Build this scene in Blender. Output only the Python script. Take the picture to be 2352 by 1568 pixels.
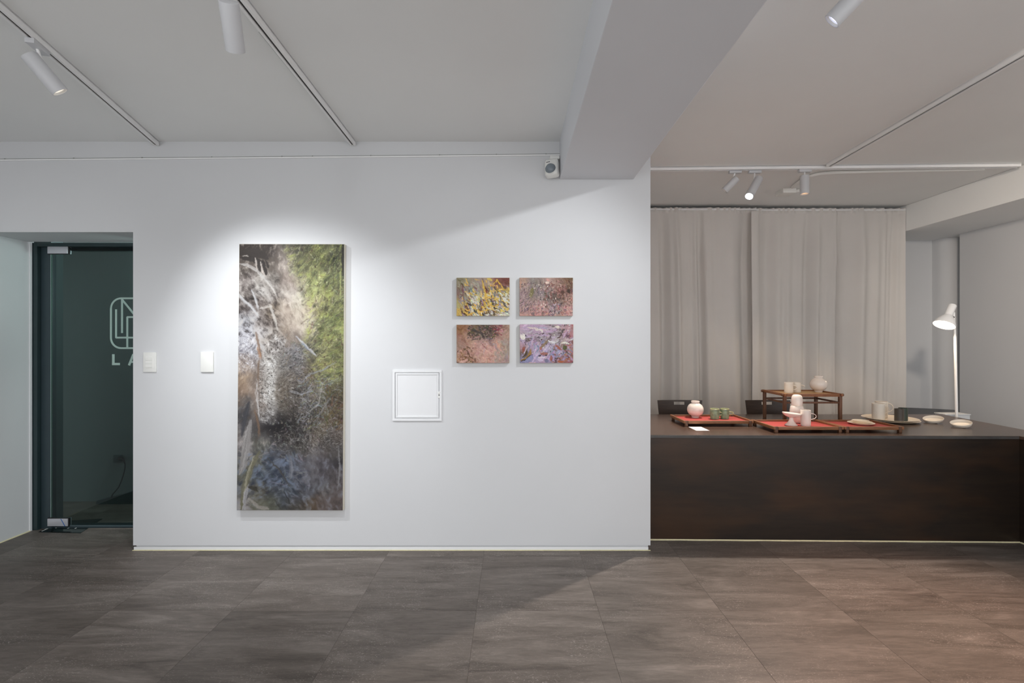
import bpy, bmesh, math, random
import numpy as np
from mathutils import Vector, Matrix
PI = math.pi
for o in list(bpy.data.objects): bpy.data.objects.remove(o)
SC = bpy.context.scene
COL = SC.collection
F, H = 1110.67, 1.329            # focal length in pixels of the 2352 px frame, eye height

# ---------------------------------------------------------------- camera, world, exposure
cd = bpy.data.cameras.new('camera'); cam = bpy.data.objects.new('camera', cd); COL.objects.link(cam)
cam.location = (0, 0, H); cam.rotation_euler = (PI/2, 0, 0)
cd.sensor_width = 36; cd.lens = 17.0; cd.clip_start = 0.02
SC.camera = cam
W = bpy.data.worlds.new('world'); SC.world = W; W.use_nodes = True
W.node_tree.nodes['Background'].inputs[0].default_value = (0.975, 0.985, 1.0, 1)
W.node_tree.nodes['Background'].inputs[1].default_value = 1.58
SC.view_settings.view_transform = 'Standard'; SC.view_settings.look = 'None'
SC.view_settings.exposure = 0.12; SC.view_settings.gamma = 1.0
SC.view_settings.use_curve_mapping = False
# lamp powers (W) of the fittings and added fill lights built further down
PW = dict(left=72, middle=42, right=52, counter=175, counter_warm=11, floor_lamp=10,
          gallery=3, wall_fill=330, door_fill=40, room=3, floor_patch=210, corridor=66)
COOL = (0.955, 0.98, 1.0); NEUT = (1.0, 0.96, 0.9); WARM = (1.0, 0.66, 0.36)

def P(px, py, Y): return Vector(((px-1176)/F*Y, Y, H+(784-py)/F*Y))

# ---------------------------------------------------------------- helpers
def lin(c):
    c = [x/255 for x in c]
    return tuple(x/12.92 if x <= .04045 else ((x+.055)/1.055)**2.4 for x in c)
class N:
    def __init__(s, name):
        s.m = bpy.data.materials.new(name); s.m.use_nodes = True
        s.t = s.m.node_tree; s.b = s.t.nodes['Principled BSDF']
    def n(s, kind, **kw):
        o = s.t.nodes.new(kind)
        for k, v in kw.items():
            if k.startswith('i_'): o.inputs[k[2:].replace('_', ' ')].default_value = v
            else: setattr(o, k, v)
        return o
    def l(s, a, b): s.t.links.new(a, b)
    def ramp(s, src, stops):
        r = s.n('ShaderNodeValToRGB'); e = r.color_ramp.elements
        while len(e) < len(stops): e.new(.5)
        for q, (p, c) in zip(e, stops): q.position = p; q.color = (*c, 1)
        s.l(src, r.inputs[0]); return r.outputs[0]
def basic(name, rgb, rough=.5, metal=0, vary=.06, scale=12, bump=0, spec=.5, stretch=None, coat=0, obj=True):
    a = N(name); c = lin(rgb)
    tc = a.n('ShaderNodeTexCoord'); mp = a.n('ShaderNodeMapping')
    mp.inputs['Scale'].default_value = stretch or (1, 1, 1)
    a.l(tc.outputs['Object'], mp.inputs[0])
    nz = a.n('ShaderNodeTexNoise', i_Scale=scale, i_Detail=5.0, i_Roughness=.6); a.l(mp.outputs[0], nz.inputs['Vector'])
    lo = tuple(x*(1-vary) for x in c); hi = tuple(min(1, x*(1+vary)) for x in c)
    a.l(a.ramp(nz.outputs['Fac'], [(.3, lo), (.7, hi)]), a.b.inputs['Base Color'])
    a.b.inputs['Roughness'].default_value = rough; a.b.inputs['Metallic'].default_value = metal
    a.b.inputs['Specular IOR Level'].default_value = spec
    a.b.inputs['Coat Weight'].default_value = coat
    if bump:
        bp = a.n('ShaderNodeBump', i_Strength=bump, i_Distance=.002); a.l(nz.outputs['Fac'], bp.inputs['Height'])
        a.l(bp.outputs[0], a.b.inputs['Normal'])
    return a.m
def emit(name, col, st):
    a = N(name); a.b.inputs['Base Color'].default_value = (*col, 1)
    a.b.inputs['Emission Color'].default_value = (*col, 1); a.b.inputs['Emission Strength'].default_value = st
    return a.m
class MB:
    def __init__(s): s.v = []; s.f = []
    def add(s, vs, fs):
        k = len(s.v); s.v += [Vector(v) for v in vs]; s.f += [tuple(i+k for i in f) for f in fs]; return s
    def box(s, a, b):
        x0, y0, z0 = [min(p, q) for p, q in zip(a, b)]; x1, y1, z1 = [max(p, q) for p, q in zip(a, b)]
        return s.hexa([(x0,y0,z0),(x1,y0,z0),(x1,y1,z0),(x0,y1,z0),(x0,y0,z1),(x1,y0,z1),(x1,y1,z1),(x0,y1,z1)])
    def hexa(s, v):
        return s.add(v, [(3,2,1,0),(4,5,6,7),(0,1,5,4),(1,2,6,5),(2,3,7,6),(3,0,4,7)])
    def bar(s, p, q, w, h, up=(0,0,1)):
        p, q = Vector(p), Vector(q); d = (q-p).normalized(); u = Vector(up)
        sx = d.cross(u).normalized()*w/2; uz = sx.cross(d).normalized()*h/2
        vs = [p-sx-uz, p+sx-uz, q+sx-uz, q-sx-uz, p-sx+uz, p+sx+uz, q+sx+uz, q-sx+uz]
        return s.hexa(vs)
    def prism(s, poly, fn, flip=False):      # poly 2D, fn(pt, t) -> 3D for t=0,1
        n = len(poly); a = [fn(p, 0) for p in poly]; b = [fn(p, 1) for p in poly]
        fs = [tuple(range(n))[::-1], tuple(range(n, 2*n))] + [(i, (i+1) % n, n+(i+1) % n, n+i) for i in range(n)]
        return s.add(a+b, fs)
    def lathe(s, prof, M=None, n=40):
        M = M or Matrix(); k = []; vs = []; fs = []
        for r, z in prof:
            if r < 1e-6: k.append((len(vs), 1)); vs.append(M @ Vector((0, 0, z)))
            else:
                k.append((len(vs), n)); vs += [M @ Vector((r*math.cos(2*PI*i/n), r*math.sin(2*PI*i/n), z)) for i in range(n)]
        for (a, na), (b, nb) in zip(k, k[1:]):
            for i in range(n):
                j = (i+1) % n
                if na == 1 and nb == 1: continue
                if na == 1: fs.append((a, b+j, b+i))
                elif nb == 1: fs.append((a+i, a+j, b))
                else: fs.append((a+i, a+j, b+j, b+i))
        return s.add(vs, fs)
    def tube(s, pts, r, n=12, cap=True):
        pts = [Vector(p) for p in pts]; m = len(pts); vs = []; up = None
        for i, p in enumerate(pts):
            d = (pts[min(i+1, m-1)]-pts[max(i-1, 0)]).normalized()
            if up is None: up = Vector((0,0,1)) if abs(d.z) < .9 else Vector((1,0,0))
            x = d.cross(up).normalized(); up = x.cross(d).normalized()
            rr = r[i] if isinstance(r, (list, tuple)) else r
            vs += [p + x*rr*math.cos(2*PI*k/n) + up*rr*math.sin(2*PI*k/n) for k in range(n)]
        fs = [(i*n+k, i*n+(k+1) % n, (i+1)*n+(k+1) % n, (i+1)*n+k) for i in range(m-1) for k in range(n)]
        if cap: fs += [tuple(range(n))[::-1], tuple(range((m-1)*n, m*n))]
        return s.add(vs, fs)
def origin(o):
    v = Vector((0, 0, 0))
    while o: v = v + o.location; o = o.parent
    return v
def obj(name, mb, mat, parent=None, at=None, smooth=True, bevel=0, angle=35, seg=2):
    loc = Vector(at) if at is not None else Vector((0, 0, 0))
    base = origin(parent) if parent else loc
    me = bpy.data.meshes.new(name)
    me.from_pydata([v-base for v in mb.v], [], mb.f)
    bm = bmesh.new(); bm.from_mesh(me)
    bmesh.ops.recalc_face_normals(bm, faces=bm.faces)
    if bevel:
        es = [e for e in bm.edges if len(e.link_faces) == 2 and e.calc_face_angle(0) > .6]
        bmesh.ops.bevel(bm, geom=es, offset=bevel, segments=seg, profile=.6, affect='EDGES', clamp_overlap=True)
    bm.to_mesh(me); bm.free()
    if smooth:
        me.shade_smooth(); me.set_sharp_from_angle(angle=math.radians(angle))
    me.materials.append(mat)
    o = bpy.data.objects.new(name, me); COL.objects.link(o)
    if parent: o.parent = parent
    else: o.location = loc
    return o
def thing(name, label, cat, loc=(0,0,0), group=None):
    o = bpy.data.objects.new(name, None); COL.objects.link(o); o.location = loc
    o.empty_display_size = .05
    o['label'] = label; o['category'] = cat
    if group: o['group'] = group
    return o
def tag(o, label, cat, group=None):
    o['label'] = label; o['category'] = cat
    if group: o['group'] = group
    return o
def struct(o): o['kind'] = 'structure'; return o
def frame_matrix(p, axis):                       # local +Z along axis
    a = Vector(axis).normalized(); q = Vector((0, 0, 1)).rotation_difference(a)
    return Matrix.Translation(Vector(p)) @ q.to_matrix().to_4x4()

# ---------------------------------------------------------------- materials
def plaster(name, rgb, vary=.018):
    a = N(name); c = lin(rgb)
    g = a.n('ShaderNodeNewGeometry')
    nz = a.n('ShaderNodeTexNoise', i_Scale=1.3, i_Detail=4.0); a.l(g.outputs['Position'], nz.inputs['Vector'])
    a.l(a.ramp(nz.outputs['Fac'], [(.3, tuple(x*(1-vary) for x in c)), (.7, tuple(min(1,x*(1+vary)) for x in c))]), a.b.inputs['Base Color'])
    n2 = a.n('ShaderNodeTexNoise', i_Scale=60.0, i_Detail=3.0); a.l(g.outputs['Position'], n2.inputs['Vector'])
    n3 = a.n('ShaderNodeTexNoise', i_Scale=2.2, i_Detail=2.0); a.l(g.outputs['Position'], n3.inputs['Vector'])
    ad = a.n('ShaderNodeMath', operation='MULTIPLY_ADD'); a.l(n2.outputs['Fac'], ad.inputs[0]); ad.inputs[1].default_value = .06
    a.l(n3.outputs['Fac'], ad.inputs[2])
    bp = a.n('ShaderNodeBump', i_Strength=.12, i_Distance=.01); a.l(ad.outputs[0], bp.inputs['Height']); a.l(bp.outputs[0], a.b.inputs['Normal'])
    a.b.inputs['Roughness'].default_value = .75; a.b.inputs['Specular IOR Level'].default_value = .25
    return a.m
M = {}
M['wall'] = plaster('white_wall_paint', (217, 218, 220))
M['ceiling'] = plaster('ceiling_paint', (243, 244, 243))
M['beam'] = plaster('beam_paint', (224, 226, 230))
M['trim'] = basic('white_trim', (234, 235, 237), .5, vary=.008)
M['white_metal'] = basic('white_powder_coat', (246, 246, 246), .38, vary=.005)
M['fixture'] = basic('matt_white_housing', (206, 207, 210), .45, vary=.01)
M['white_plastic'] = basic('white_plastic', (238, 238, 234), .35, vary=.01)
M['slot'] = basic('track_slot', (34, 32, 32), .5)
M['grey_strip'] = basic('plain_grey', (150, 152, 148), .5)
M['dark_frame'] = basic('dark_green_steel', (38, 55, 58), .42, vary=.08)
M['dark_frame_light'] = basic('dark_blue_steel', (52, 66, 72), .42, vary=.06)
M['steel'] = basic('brushed_steel', (205, 205, 212), .35, metal=.35, vary=.03)
M['dark_steel_plate'] = basic('polished_dark_plate', (70, 84, 84), .12, metal=.85, vary=.05)
M['blue'] = basic('blue_tape', (30, 100, 175), .5)
M['sticker'] = basic('pale_vinyl', (172, 196, 188), .6, vary=.02)
M['black'] = basic('black_plastic', (28, 26, 28), .45)
M['lens'] = basic('sensor_lens', (128, 138, 146), .2, vary=.1, scale=60)
M['canvas'] = basic('raw_canvas', (226, 220, 205), .9, bump=.3, scale=300)
M['porcelain'] = basic('white_porcelain', (238, 226, 216), .16, vary=.012, coat=.3)
M['cream'] = basic('cream_glaze', (248, 232, 208), .28, vary=.03, coat=.2)
M['cream_matte'] = basic('cream_stoneware', (238, 228, 214), .42, vary=.03)
M['celadon'] = basic('green_celadon', (126, 150, 120), .22, vary=.35, scale=38, coat=.4)
M['celadon_rim'] = basic('pale_green_glaze', (178, 182, 134), .25, vary=.15, scale=30, coat=.4)
M['dark_glaze'] = basic('dark_brown_glaze', (84, 76, 68), .45, vary=.15, stretch=(30, 30, 1), scale=6)
M['green_glaze'] = basic('dark_green_glaze', (60, 72, 62), .42, vary=.15, stretch=(30, 30, 1), scale=6)
M['red'] = basic('red_leather', (174, 66, 61), .75, vary=.04, scale=60)
M['tan'] = basic('tan_rattan', (198, 160, 110), .6, vary=.08, scale=80)
M['walnut'] = basic('walnut_wood', (138, 92, 60), .42, vary=.3, scale=7, stretch=(3, 14, 20), bump=.1)
M['walnut_dark'] = basic('dark_walnut', (104, 70, 48), .45, vary=.28, scale=7, stretch=(14, 14, 2), bump=.1)
M['chair'] = basic('dark_plywood', (62, 48, 40), .32, vary=.25, scale=5, stretch=(2, 8, 14))
M['chair_grey'] = basic('grey_shell', (70, 70, 72), .4, vary=.05)
M['paper'] = basic('white_card', (246, 246, 246), .7, vary=.005)
M['cabinet'] = basic('white_cabinet', (212, 216, 220), .5, vary=.01)
M['caulk'] = basic('cream_sealant', (222, 214, 176), .7, vary=.1, scale=30)
M['fit_glow'] = emit('lamp_glow_white', (.9, .93, 1.0), 22)
M['fit_soft'] = emit('lamp_glow_soft', (.75, .78, 1.0), 1.3)
M['fit_pale'] = emit('lamp_glow_pale', (1.0, .9, .8), 1.6)
M['fit_warm'] = emit('lamp_glow_warm', (1.0, .58, .3), 1.5)
M['shade_glow'] = emit('shade_glow', (1.0, .86, .66), 14)

def curtain_mat():
    a = N('curtain_cloth'); g = a.n('ShaderNodeNewGeometry')
    w = a.n('ShaderNodeTexWave', i_Scale=160.0, i_Distortion=.3); a.l(g.outputs['Position'], w.inputs['Vector'])
    nz = a.n('ShaderNodeTexNoise', i_Scale=3.0); a.l(g.outputs['Position'], nz.inputs['Vector'])
    c = lin((222, 217, 212))
    a.l(a.ramp(nz.outputs['Fac'], [(.3, tuple(x*.96 for x in c)), (.7, c)]), a.b.inputs['Base Color'])
    bp = a.n('ShaderNodeBump', i_Strength=.08, i_Distance=.001); a.l(w.outputs['Fac'], bp.inputs['Height']); a.l(bp.outputs[0], a.b.inputs['Normal'])
    a.b.inputs['Roughness'].default_value = .9; a.b.inputs['Specular IOR Level'].default_value = .1
    a.b.inputs['Sheen Weight'].default_value = .15
    return a.m
M['curtain'] = curtain_mat()

def floor_mat():
    a = N('stone_tile'); g = a.n('ShaderNodeNewGeometry'); oi = a.n('ShaderNodeObjectInfo')
    off = a.n('ShaderNodeMath', operation='MULTIPLY'); a.l(oi.outputs['Random'], off.inputs[0]); off.inputs[1].default_value = 40
    cx = a.n('ShaderNodeCombineXYZ'); a.l(off.outputs[0], cx.inputs[2])
    ad = a.n('ShaderNodeVectorMath', operation='ADD'); a.l(g.outputs['Position'], ad.inputs[0]); a.l(cx.outputs[0], ad.inputs[1])
    def mapped(rot, sc):
        m = a.n('ShaderNodeMapping'); m.inputs['Rotation'].default_value = (0, 0, rot); m.inputs['Scale'].default_value = sc
        a.l(ad.outputs[0], m.inputs[0]); return m.outputs[0]
    # broad drifting bands
    n1 = a.n('ShaderNodeTexNoise', i_Scale=1.0, i_Detail=7.0, i_Roughness=.62, i_Distortion=1.2); a.l(mapped(.12, (1.5, 8.5, 1)), n1.inputs['Vector'])
    # fine grain along x
    n2 = a.n('ShaderNodeTexNoise', i_Scale=1.0, i_Detail=6.0, i_Roughness=.7, i_Distortion=.6); a.l(mapped(-.08, (14, 90, 1)), n2.inputs['Vector'])
    # pale flecks
    n3 = a.n('ShaderNodeTexNoise', i_Scale=1.0, i_Detail=3.0, i_Roughness=.6, i_Distortion=1.6); a.l(mapped(.2, (70, 200, 1)), n3.inputs['Vector'])
    n3b = a.n('ShaderNodeTexNoise', i_Scale=1.0, i_Detail=2.0); a.l(mapped(0, (3, 4, 1)), n3b.inputs['Vector'])
    n4 = a.n('ShaderNodeTexVoronoi', i_Scale=1.0); n4.feature = 'F1'; a.l(mapped(.15, (46, 92, 1)), n4.inputs['Vector'])
    c = a.ramp(n1.outputs['Fac'], [(.26, lin((74, 67, 62))), (.42, lin((100, 92, 86))), (.56, lin((113, 105, 99))), (.74, lin((134, 126, 120)))])
    mx = a.n('ShaderNodeMix', data_type='RGBA', blend_type='OVERLAY'); mx.inputs[0].default_value = .55
    a.l(c, mx.inputs[6]); a.l(a.ramp(n2.outputs['Fac'], [(.25, (.25,)*3), (.75, (.72,)*3)]), mx.inputs[7])
    fl = a.n('ShaderNodeMath', operation='MULTIPLY')
    a.l(a.ramp(n3.outputs['Fac'], [(.60, (0,)*3), (.67, (1,)*3)]), fl.inputs[0])
    a.l(a.ramp(n3b.outputs['Fac'], [(.4, (.1,)*3), (.62, (1,)*3)]), fl.inputs[1])
    fv = a.n('ShaderNodeMath', operation='MAXIMUM'); a.l(fl.outputs[0], fv.inputs[0])
    fw = a.n('ShaderNodeMath', operation='MULTIPLY'); a.l(a.ramp(n4.outputs['Distance'], [(.09, (.9,)*3), (.16, (0,)*3)]), fw.inputs[0])
    a.l(a.ramp(n3b.outputs['Fac'], [(.45, (.15,)*3), (.6, (1,)*3)]), fw.inputs[1]); a.l(fw.outputs[0], fv.inputs[1])
    fs = a.n('ShaderNodeMath', operation='MULTIPLY'); a.l(fv.outputs[0], fs.inputs[0]); fs.inputs[1].default_value = .55
    m2 = a.n('ShaderNodeMix', data_type='RGBA'); a.l(fs.outputs[0], m2.inputs[0]); a.l(mx.outputs[2], m2.inputs[6])
    m2.inputs[7].default_value = (*lin((190, 182, 176)), 1)
    # tile to tile tone
    tn = a.n('ShaderNodeMapRange'); a.l(oi.outputs['Random'], tn.inputs[0]); tn.inputs[3].default_value = .82; tn.inputs[4].default_value = 1.12
    hs = a.n('ShaderNodeHueSaturation'); a.l(m2.outputs[2], hs.inputs['Color']); a.l(tn.outputs[0], hs.inputs['Value'])
    a.l(hs.outputs[0], a.b.inputs['Base Color'])
    rr = a.n('ShaderNodeMapRange'); a.l(n1.outputs['Fac'], rr.inputs[0]); rr.inputs[3].default_value = .42; rr.inputs[4].default_value = .6
    a.l(rr.outputs[0], a.b.inputs['Roughness'])
    a.b.inputs['Specular IOR Level'].default_value = .35
    bp = a.n('ShaderNodeBump', i_Strength=.25, i_Distance=.001); a.l(n2.outputs['Fac'], bp.inputs['Height']); a.l(bp.outputs[0], a.b.inputs['Normal'])
    return a.m
M['tile'] = floor_mat()
M['grout'] = basic('grout', (116, 109, 103), .9)

def counter_mat(name, dark, mid, rough, sc, patch=0.0):
    a = N(name); g = a.n('ShaderNodeNewGeometry')
    def mp(s):
        m = a.n('ShaderNodeMapping'); m.inputs['Scale'].default_value = s; a.l(g.outputs['Position'], m.inputs[0]); return m.outputs[0]
    n1 = a.n('ShaderNodeTexNoise', i_Scale=1.0, i_Detail=6.0, i_Roughness=.65, i_Distortion=.4); a.l(mp(sc), n1.inputs['Vector'])
    n2 = a.n('ShaderNodeTexNoise', i_Scale=1.0, i_Detail=3.0); a.l(mp((1.3, 1, 3.2)), n2.inputs['Vector'])
    c = a.ramp(n1.outputs['Fac'], [(.3, lin(dark)), (.72, lin(mid))])
    if patch:
        m = a.n('ShaderNodeMix', data_type='RGBA'); a.l(a.ramp(n2.outputs['Fac'], [(.5, (0,)*3), (.75, (patch,)*3)]), m.inputs[0])
        a.l(c, m.inputs[6]); m.inputs[7].default_value = (*lin((84, 54, 30)), 1); c = m.outputs[2]
    a.l(c, a.b.inputs['Base Color']); a.b.inputs['Roughness'].default_value = rough
    return a.m
M['counter_top'] = counter_mat('stained_counter_top', (70, 54, 45), (92, 73, 62), .27, (3, 22, 10))
M['counter_front'] = counter_mat('dark_stained_front', (30, 24, 21), (48, 38, 30), .32, (3, 6, 26), .5)
M['counter_edge'] = counter_mat('worn_counter_edge', (62, 60, 60), (84, 82, 80), .4, (6, 6, 20))

def glass_mat():
    a = N('tinted_door_glass')
    tr = a.n('ShaderNodeBsdfTransparent'); tr.inputs[0].default_value = (.42, .49, .48, 1)
    gl = a.n('ShaderNodeBsdfGlossy'); gl.inputs['Roughness'].default_value = .02
    fr = a.n('ShaderNodeFresnel', i_IOR=1.5); mx = a.n('ShaderNodeMixShader')
    gm = a.n('ShaderNodeNewGeometry'); iv = a.n('ShaderNodeMath', operation='SUBTRACT'); iv.inputs[0].default_value = 1; a.l(gm.outputs['Backfacing'], iv.inputs[1])
    ml = a.n('ShaderNodeMath', operation='MULTIPLY'); a.l(fr.outputs[0], ml.inputs[0]); a.l(iv.outputs[0], ml.inputs[1])
    a.l(ml.outputs[0], mx.inputs[0]); a.l(tr.outputs[0], mx.inputs[1]); a.l(gl.outputs[0], mx.inputs[2])
    a.l(mx.outputs[0], a.t.nodes['Material Output'].inputs[0]); return a.m
M['glass'] = glass_mat()
M['corridor'] = basic('corridor_paint', (120, 130, 130), .7, vary=.03)
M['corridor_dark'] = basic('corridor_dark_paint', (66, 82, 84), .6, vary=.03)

def paint_mat(name):
    a = N(name); vc = a.n('ShaderNodeVertexColor', layer_name='paint')
    nz = a.n('ShaderNodeTexNoise', i_Scale=260.0, i_Detail=4.0); tc = a.n('ShaderNodeTexCoord'); a.l(tc.outputs['Object'], nz.inputs['Vector'])
    mx = a.n('ShaderNodeMix', data_type='RGBA', blend_type='OVERLAY'); mx.inputs[0].default_value = .12
    a.l(vc.outputs[0], mx.inputs[6]); a.l(a.ramp(nz.outputs['Fac'], [(.3, (.3,)*3), (.7, (.7,)*3)]), mx.inputs[7])
    a.l(mx.outputs[2], a.b.inputs['Base Color'])
    a.b.inputs['Roughness'].default_value = .55; a.b.inputs['Specular IOR Level'].default_value = .25
    bp = a.n('ShaderNodeBump', i_Strength=.3, i_Distance=.001); a.l(nz.outputs['Fac'], bp.inputs['Height']); a.l(bp.outputs[0], a.b.inputs['Normal'])
    return a.m
M['paint'] = paint_mat('oil_paint')

# ---------------------------------------------------------------- room shell
WY = 3.0755                      # front face of the long white wall
CL, CR = 2.600, 2.765            # ceiling heights left and right of the beam
XL, XD, XE = -3.38, -2.41, .8805 # left wall, door side of wall, free end of wall
XR = 4.86                        # right wall
YB = -.85                        # room left open behind the camera to let in ambient fill

fl = struct(obj('floor', MB().box((-5.2, YB, -.06), (6.2, 6.6, -.0012)), M['grout'], smooth=False))
tm = MB(); g = .0005; TS = .603
tm.box((g, g, -.0011), (TS-g, TS-g, 0))
tile0 = obj('tile', tm, M['tile'], fl, bevel=.0004, seg=1)
xs = [-.176+TS*i for i in range(-6, 10)]; ys = [2.388+TS*j for j in range(-7, 7)]
first = True
for j, y in enumerate(ys):
    for i, x in enumerate(xs):
        if x > 5.6 or y > 5.9: continue
        if first: t = tile0; first = False
        else: t = tile0.copy(); COL.objects.link(t); t.parent = fl
        t.location = (x, y, 0)

# long white wall with header over the door
w = MB()
w.box((XD, WY, .033), (XE, WY+.30, CR)); w.box((XD+.012, WY+.012, 0), (XE-.012, WY+.30, .033))
w.box((XL-.6, WY, 2.0245), (XD, WY+.30, CR))
struct(obj('wall_back', w, M['wall'], smooth=False, at=(0, WY, 0)))
struct(obj('baseboard_back', MB().box((XD+.001, WY+.004, 0), (XE-.012, WY+.0118, .021)), M['trim'], bevel=.0015, at=(0, WY, 0)))
struct(obj('trim_1', MB().box((XD-.004, WY-.003, 0), (XE+.0, WY+.004, .003)), M['caulk'], at=(0, WY, 0)))
struct(obj('wall_left', MB().box((XL-.15, YB, 0), (XL, 3.42, CL)), M['wall'], smooth=False))
struct(obj('trim_2', MB().box((XL-.0, 3.386, 0), (XL+.006, 3.40, 2.0245)), M['trim']))
struct(obj('trim_3', MB().hexa([(XL,WY,0),(XL+.008,WY,0),(XL+.008,3.39,0),(XL,3.39,0),(XL,WY,.004),(XL+.004,WY,.006),(XL+.004,3.39,.006),(XL,3.39,.006)]), M['caulk']))
ce = MB().box((XL-.15, YB, CL), (.42, WY+.01, CL+.2))
struct(obj('ceiling', ce.box((.42, YB, CR), (XR+.5, 6.0, CR+.2)), M['ceiling'], smooth=False))
struct(obj('beam', MB().box((.3025, YB, 2.359), (.772, WY-.0005, CR-.001)), M['beam'], smooth=False, bevel=.004)).name = 'ceiling_beam'
# right hand room
struct(obj('wall_right', MB().box((XR, YB, 0), (XR+.35, 5.25, CR)), M['wall'], smooth=False))
nw = MB(); rc = .13; npoly = [(XR, 5.594), (XR, 5.40+rc)]+[(XR+rc-rc*math.cos(q*PI/16), 5.40+rc-rc*math.sin(q*PI/16)) for q in range(1, 9)]+[(5.6, 5.40), (5.6, 5.594)]
nw.prism(npoly, lambda p, t: Vector((p[0], p[1], CR*t))).box((XR+.30, 5.20, 0), (XR+.36, 5.41, CR))
struct(obj('wall_shade_niche', nw, M['wall']))  # niche deepened and its corner rounded to put this strip in shade
struct(obj('wall_far', MB().box((.7, 5.594, 0), (XR+.35, 5.75, CR)), M['wall'], smooth=False))
struct(obj('wall_divider', MB().box((.7, WY+.3005, 0), (XE, 5.594, CR)), M['wall'], smooth=False))
struct(obj('ceiling_beam', MB().box((4.158, YB, 2.494), (XR+.3, 5.59, CR-.001)), M['ceiling'], smooth=False, bevel=.004))
# corridor behind the glass door
c = MB().box((-4.6, 4.02, 0), (-1.2, 4.12, 2.4)).box((-4.6, 3.43, 0), (-4.5, 4.02, 2.4)).box((-1.3, WY+.31, 0), (-1.2, 4.02, 2.4)).box((-4.6, WY+.36, 2.3), (-1.2, 4.02, 2.4))
struct(obj('wall_corridor', c, M['corridor'], smooth=False))
def back(px, py, Y=3.98): return P(px, py, Y)
struct(obj('trim_4', MB().box((XL-.2, 3.471, 0), (-3.31, 3.566, 2.3)), M['corridor_dark'], smooth=False))
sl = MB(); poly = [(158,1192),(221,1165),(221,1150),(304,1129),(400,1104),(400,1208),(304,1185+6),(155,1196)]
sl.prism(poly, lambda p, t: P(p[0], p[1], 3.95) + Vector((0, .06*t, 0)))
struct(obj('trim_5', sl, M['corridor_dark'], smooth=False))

# ---------------------------------------------------------------- glass door
d = bpy.data.objects.new('door_1', None); COL.objects.link(d); d.location = (-2.8, 3.42, 0); struct(d)
fz = 2.024
obj('door_frame', MB().box((XL+.0005, 3.405, 0), (XL+.036, 3.47, fz)).box((XL+.036, 3.405, fz-.026), (-2.0, 3.47, fz)), M['dark_frame'], d, bevel=.002)
obj('frame_stop', MB().box((XL+.037, 3.432, 0), (XL+.112, 3.468, fz-.026)).box((XL+.112, 3.44, fz-.05), (-2.0, 3.468, fz-.027)), M['dark_frame_light'], d, bevel=.002)
obj('threshold', MB().box((XL+.113, 3.445, .0005), (-2.0, 3.52, .012)), M['dark_frame_light'], d, bevel=.003)
gl = obj('glass_pane', MB().box((XL+.116, 3.424, .030), (-2.15, 3.434, 1.992)), M['glass'], d, smooth=False)
obj('pane_edge', MB().box((XL+.1135, 3.4235, .030), (XL+.1158, 3.4345, 1.992)), M['sticker'], d, smooth=False)
def patch(y0, y1, tape):
    a, b = P(109, y0, 3.412), P(155, y1, 3.412)
    f = obj('patch_fitting', MB().box((a.x, 3.411, b.z), (b.x, 3.4232, a.z)).box((a.x, 3.4352, b.z), (b.x, 3.445, a.z)), M['steel'], d, bevel=.0015)
    obj('fitting_gasket', MB().box((a.x-.002, 3.4165, b.z-.004), (b.x+.007, 3.4232, a.z+.005)), M['black'], d)
    if tape:
        q = MB(); x0 = P(138.5, 0, 3.41).x; x1 = P(148, 0, 3.41).x
        q.add([(x0, 3.4105, a.z), (x0+.006, 3.4105, a.z), (x1+.006, 3.4105, b.z), (x1, 3.4105, b.z)], [(0,1,2,3)])
        obj('tape_mark', q, M['blue'], f, smooth=False)
patch(565, 582, False); patch(1191, 1208, True)
# emblem and letters on the glass
E = MB(); EY = 3.4235
EC = [0]
def e3(x, y, t=0): p = P(x/3.733, 500+y/3.733, EY); return Vector((p.x, EY-(.0006+.00003*EC[0])*t, p.z))
def estroke(pts, w=15):
    for i in range(len(pts)-1):
        EC[0] += 1
        a, b = Vector(pts[i]), Vector(pts[i+1]); dd = (b-a).normalized(); n = Vector((-dd.y, dd.x))*w/2; dd = dd*w*.15
        E.prism([a-n-dd, b-n+dd, b+n+dd, a+n-dd], lambda p, t: e3(p[0], p[1], t))
def arc(cx, cy, r, a0, a1, n=10): return [(cx+r*math.cos(a0+(a1-a0)*i/n), cy+r*math.sin(a0+(a1-a0)*i/n)) for i in range(n+1)]
X0, X1, Y0, Y1, R = 952, 1386, 690, 1117, 88
loop = arc(X0+R, Y0+R, R, PI, 1.5*PI)+arc(X1-R, Y0+R, R, 1.5*PI, 2*PI)+arc(X1-R, Y1-R, R, 0, .5*PI)+arc(X0+R, Y1-R, R, .5*PI, PI)
estroke(loop+[loop[0]])
estroke([(996, 787), (996, 1027), (1340, 1027)])
estroke([(1047, 985), (1047, 700), (1290, 1000), (1290, 700)])
estroke([(1092, 1112), (1092, 851), (1386, 851)])
obj('emblem', E, M['sticker'], d, smooth=False)
E = MB(); estroke([(973, 1172), (973, 1253)], 20); estroke([(965, 1253), (1026, 1253)], 19); estroke([(1108, 1262), (1144, 1172)], 18)
estroke([(1144, 1172), (1182, 1262)], 18); estroke([(1120, 1236), (1168, 1236)], 14)
obj('lettering', E, M['sticker'], d, smooth=False)
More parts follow.
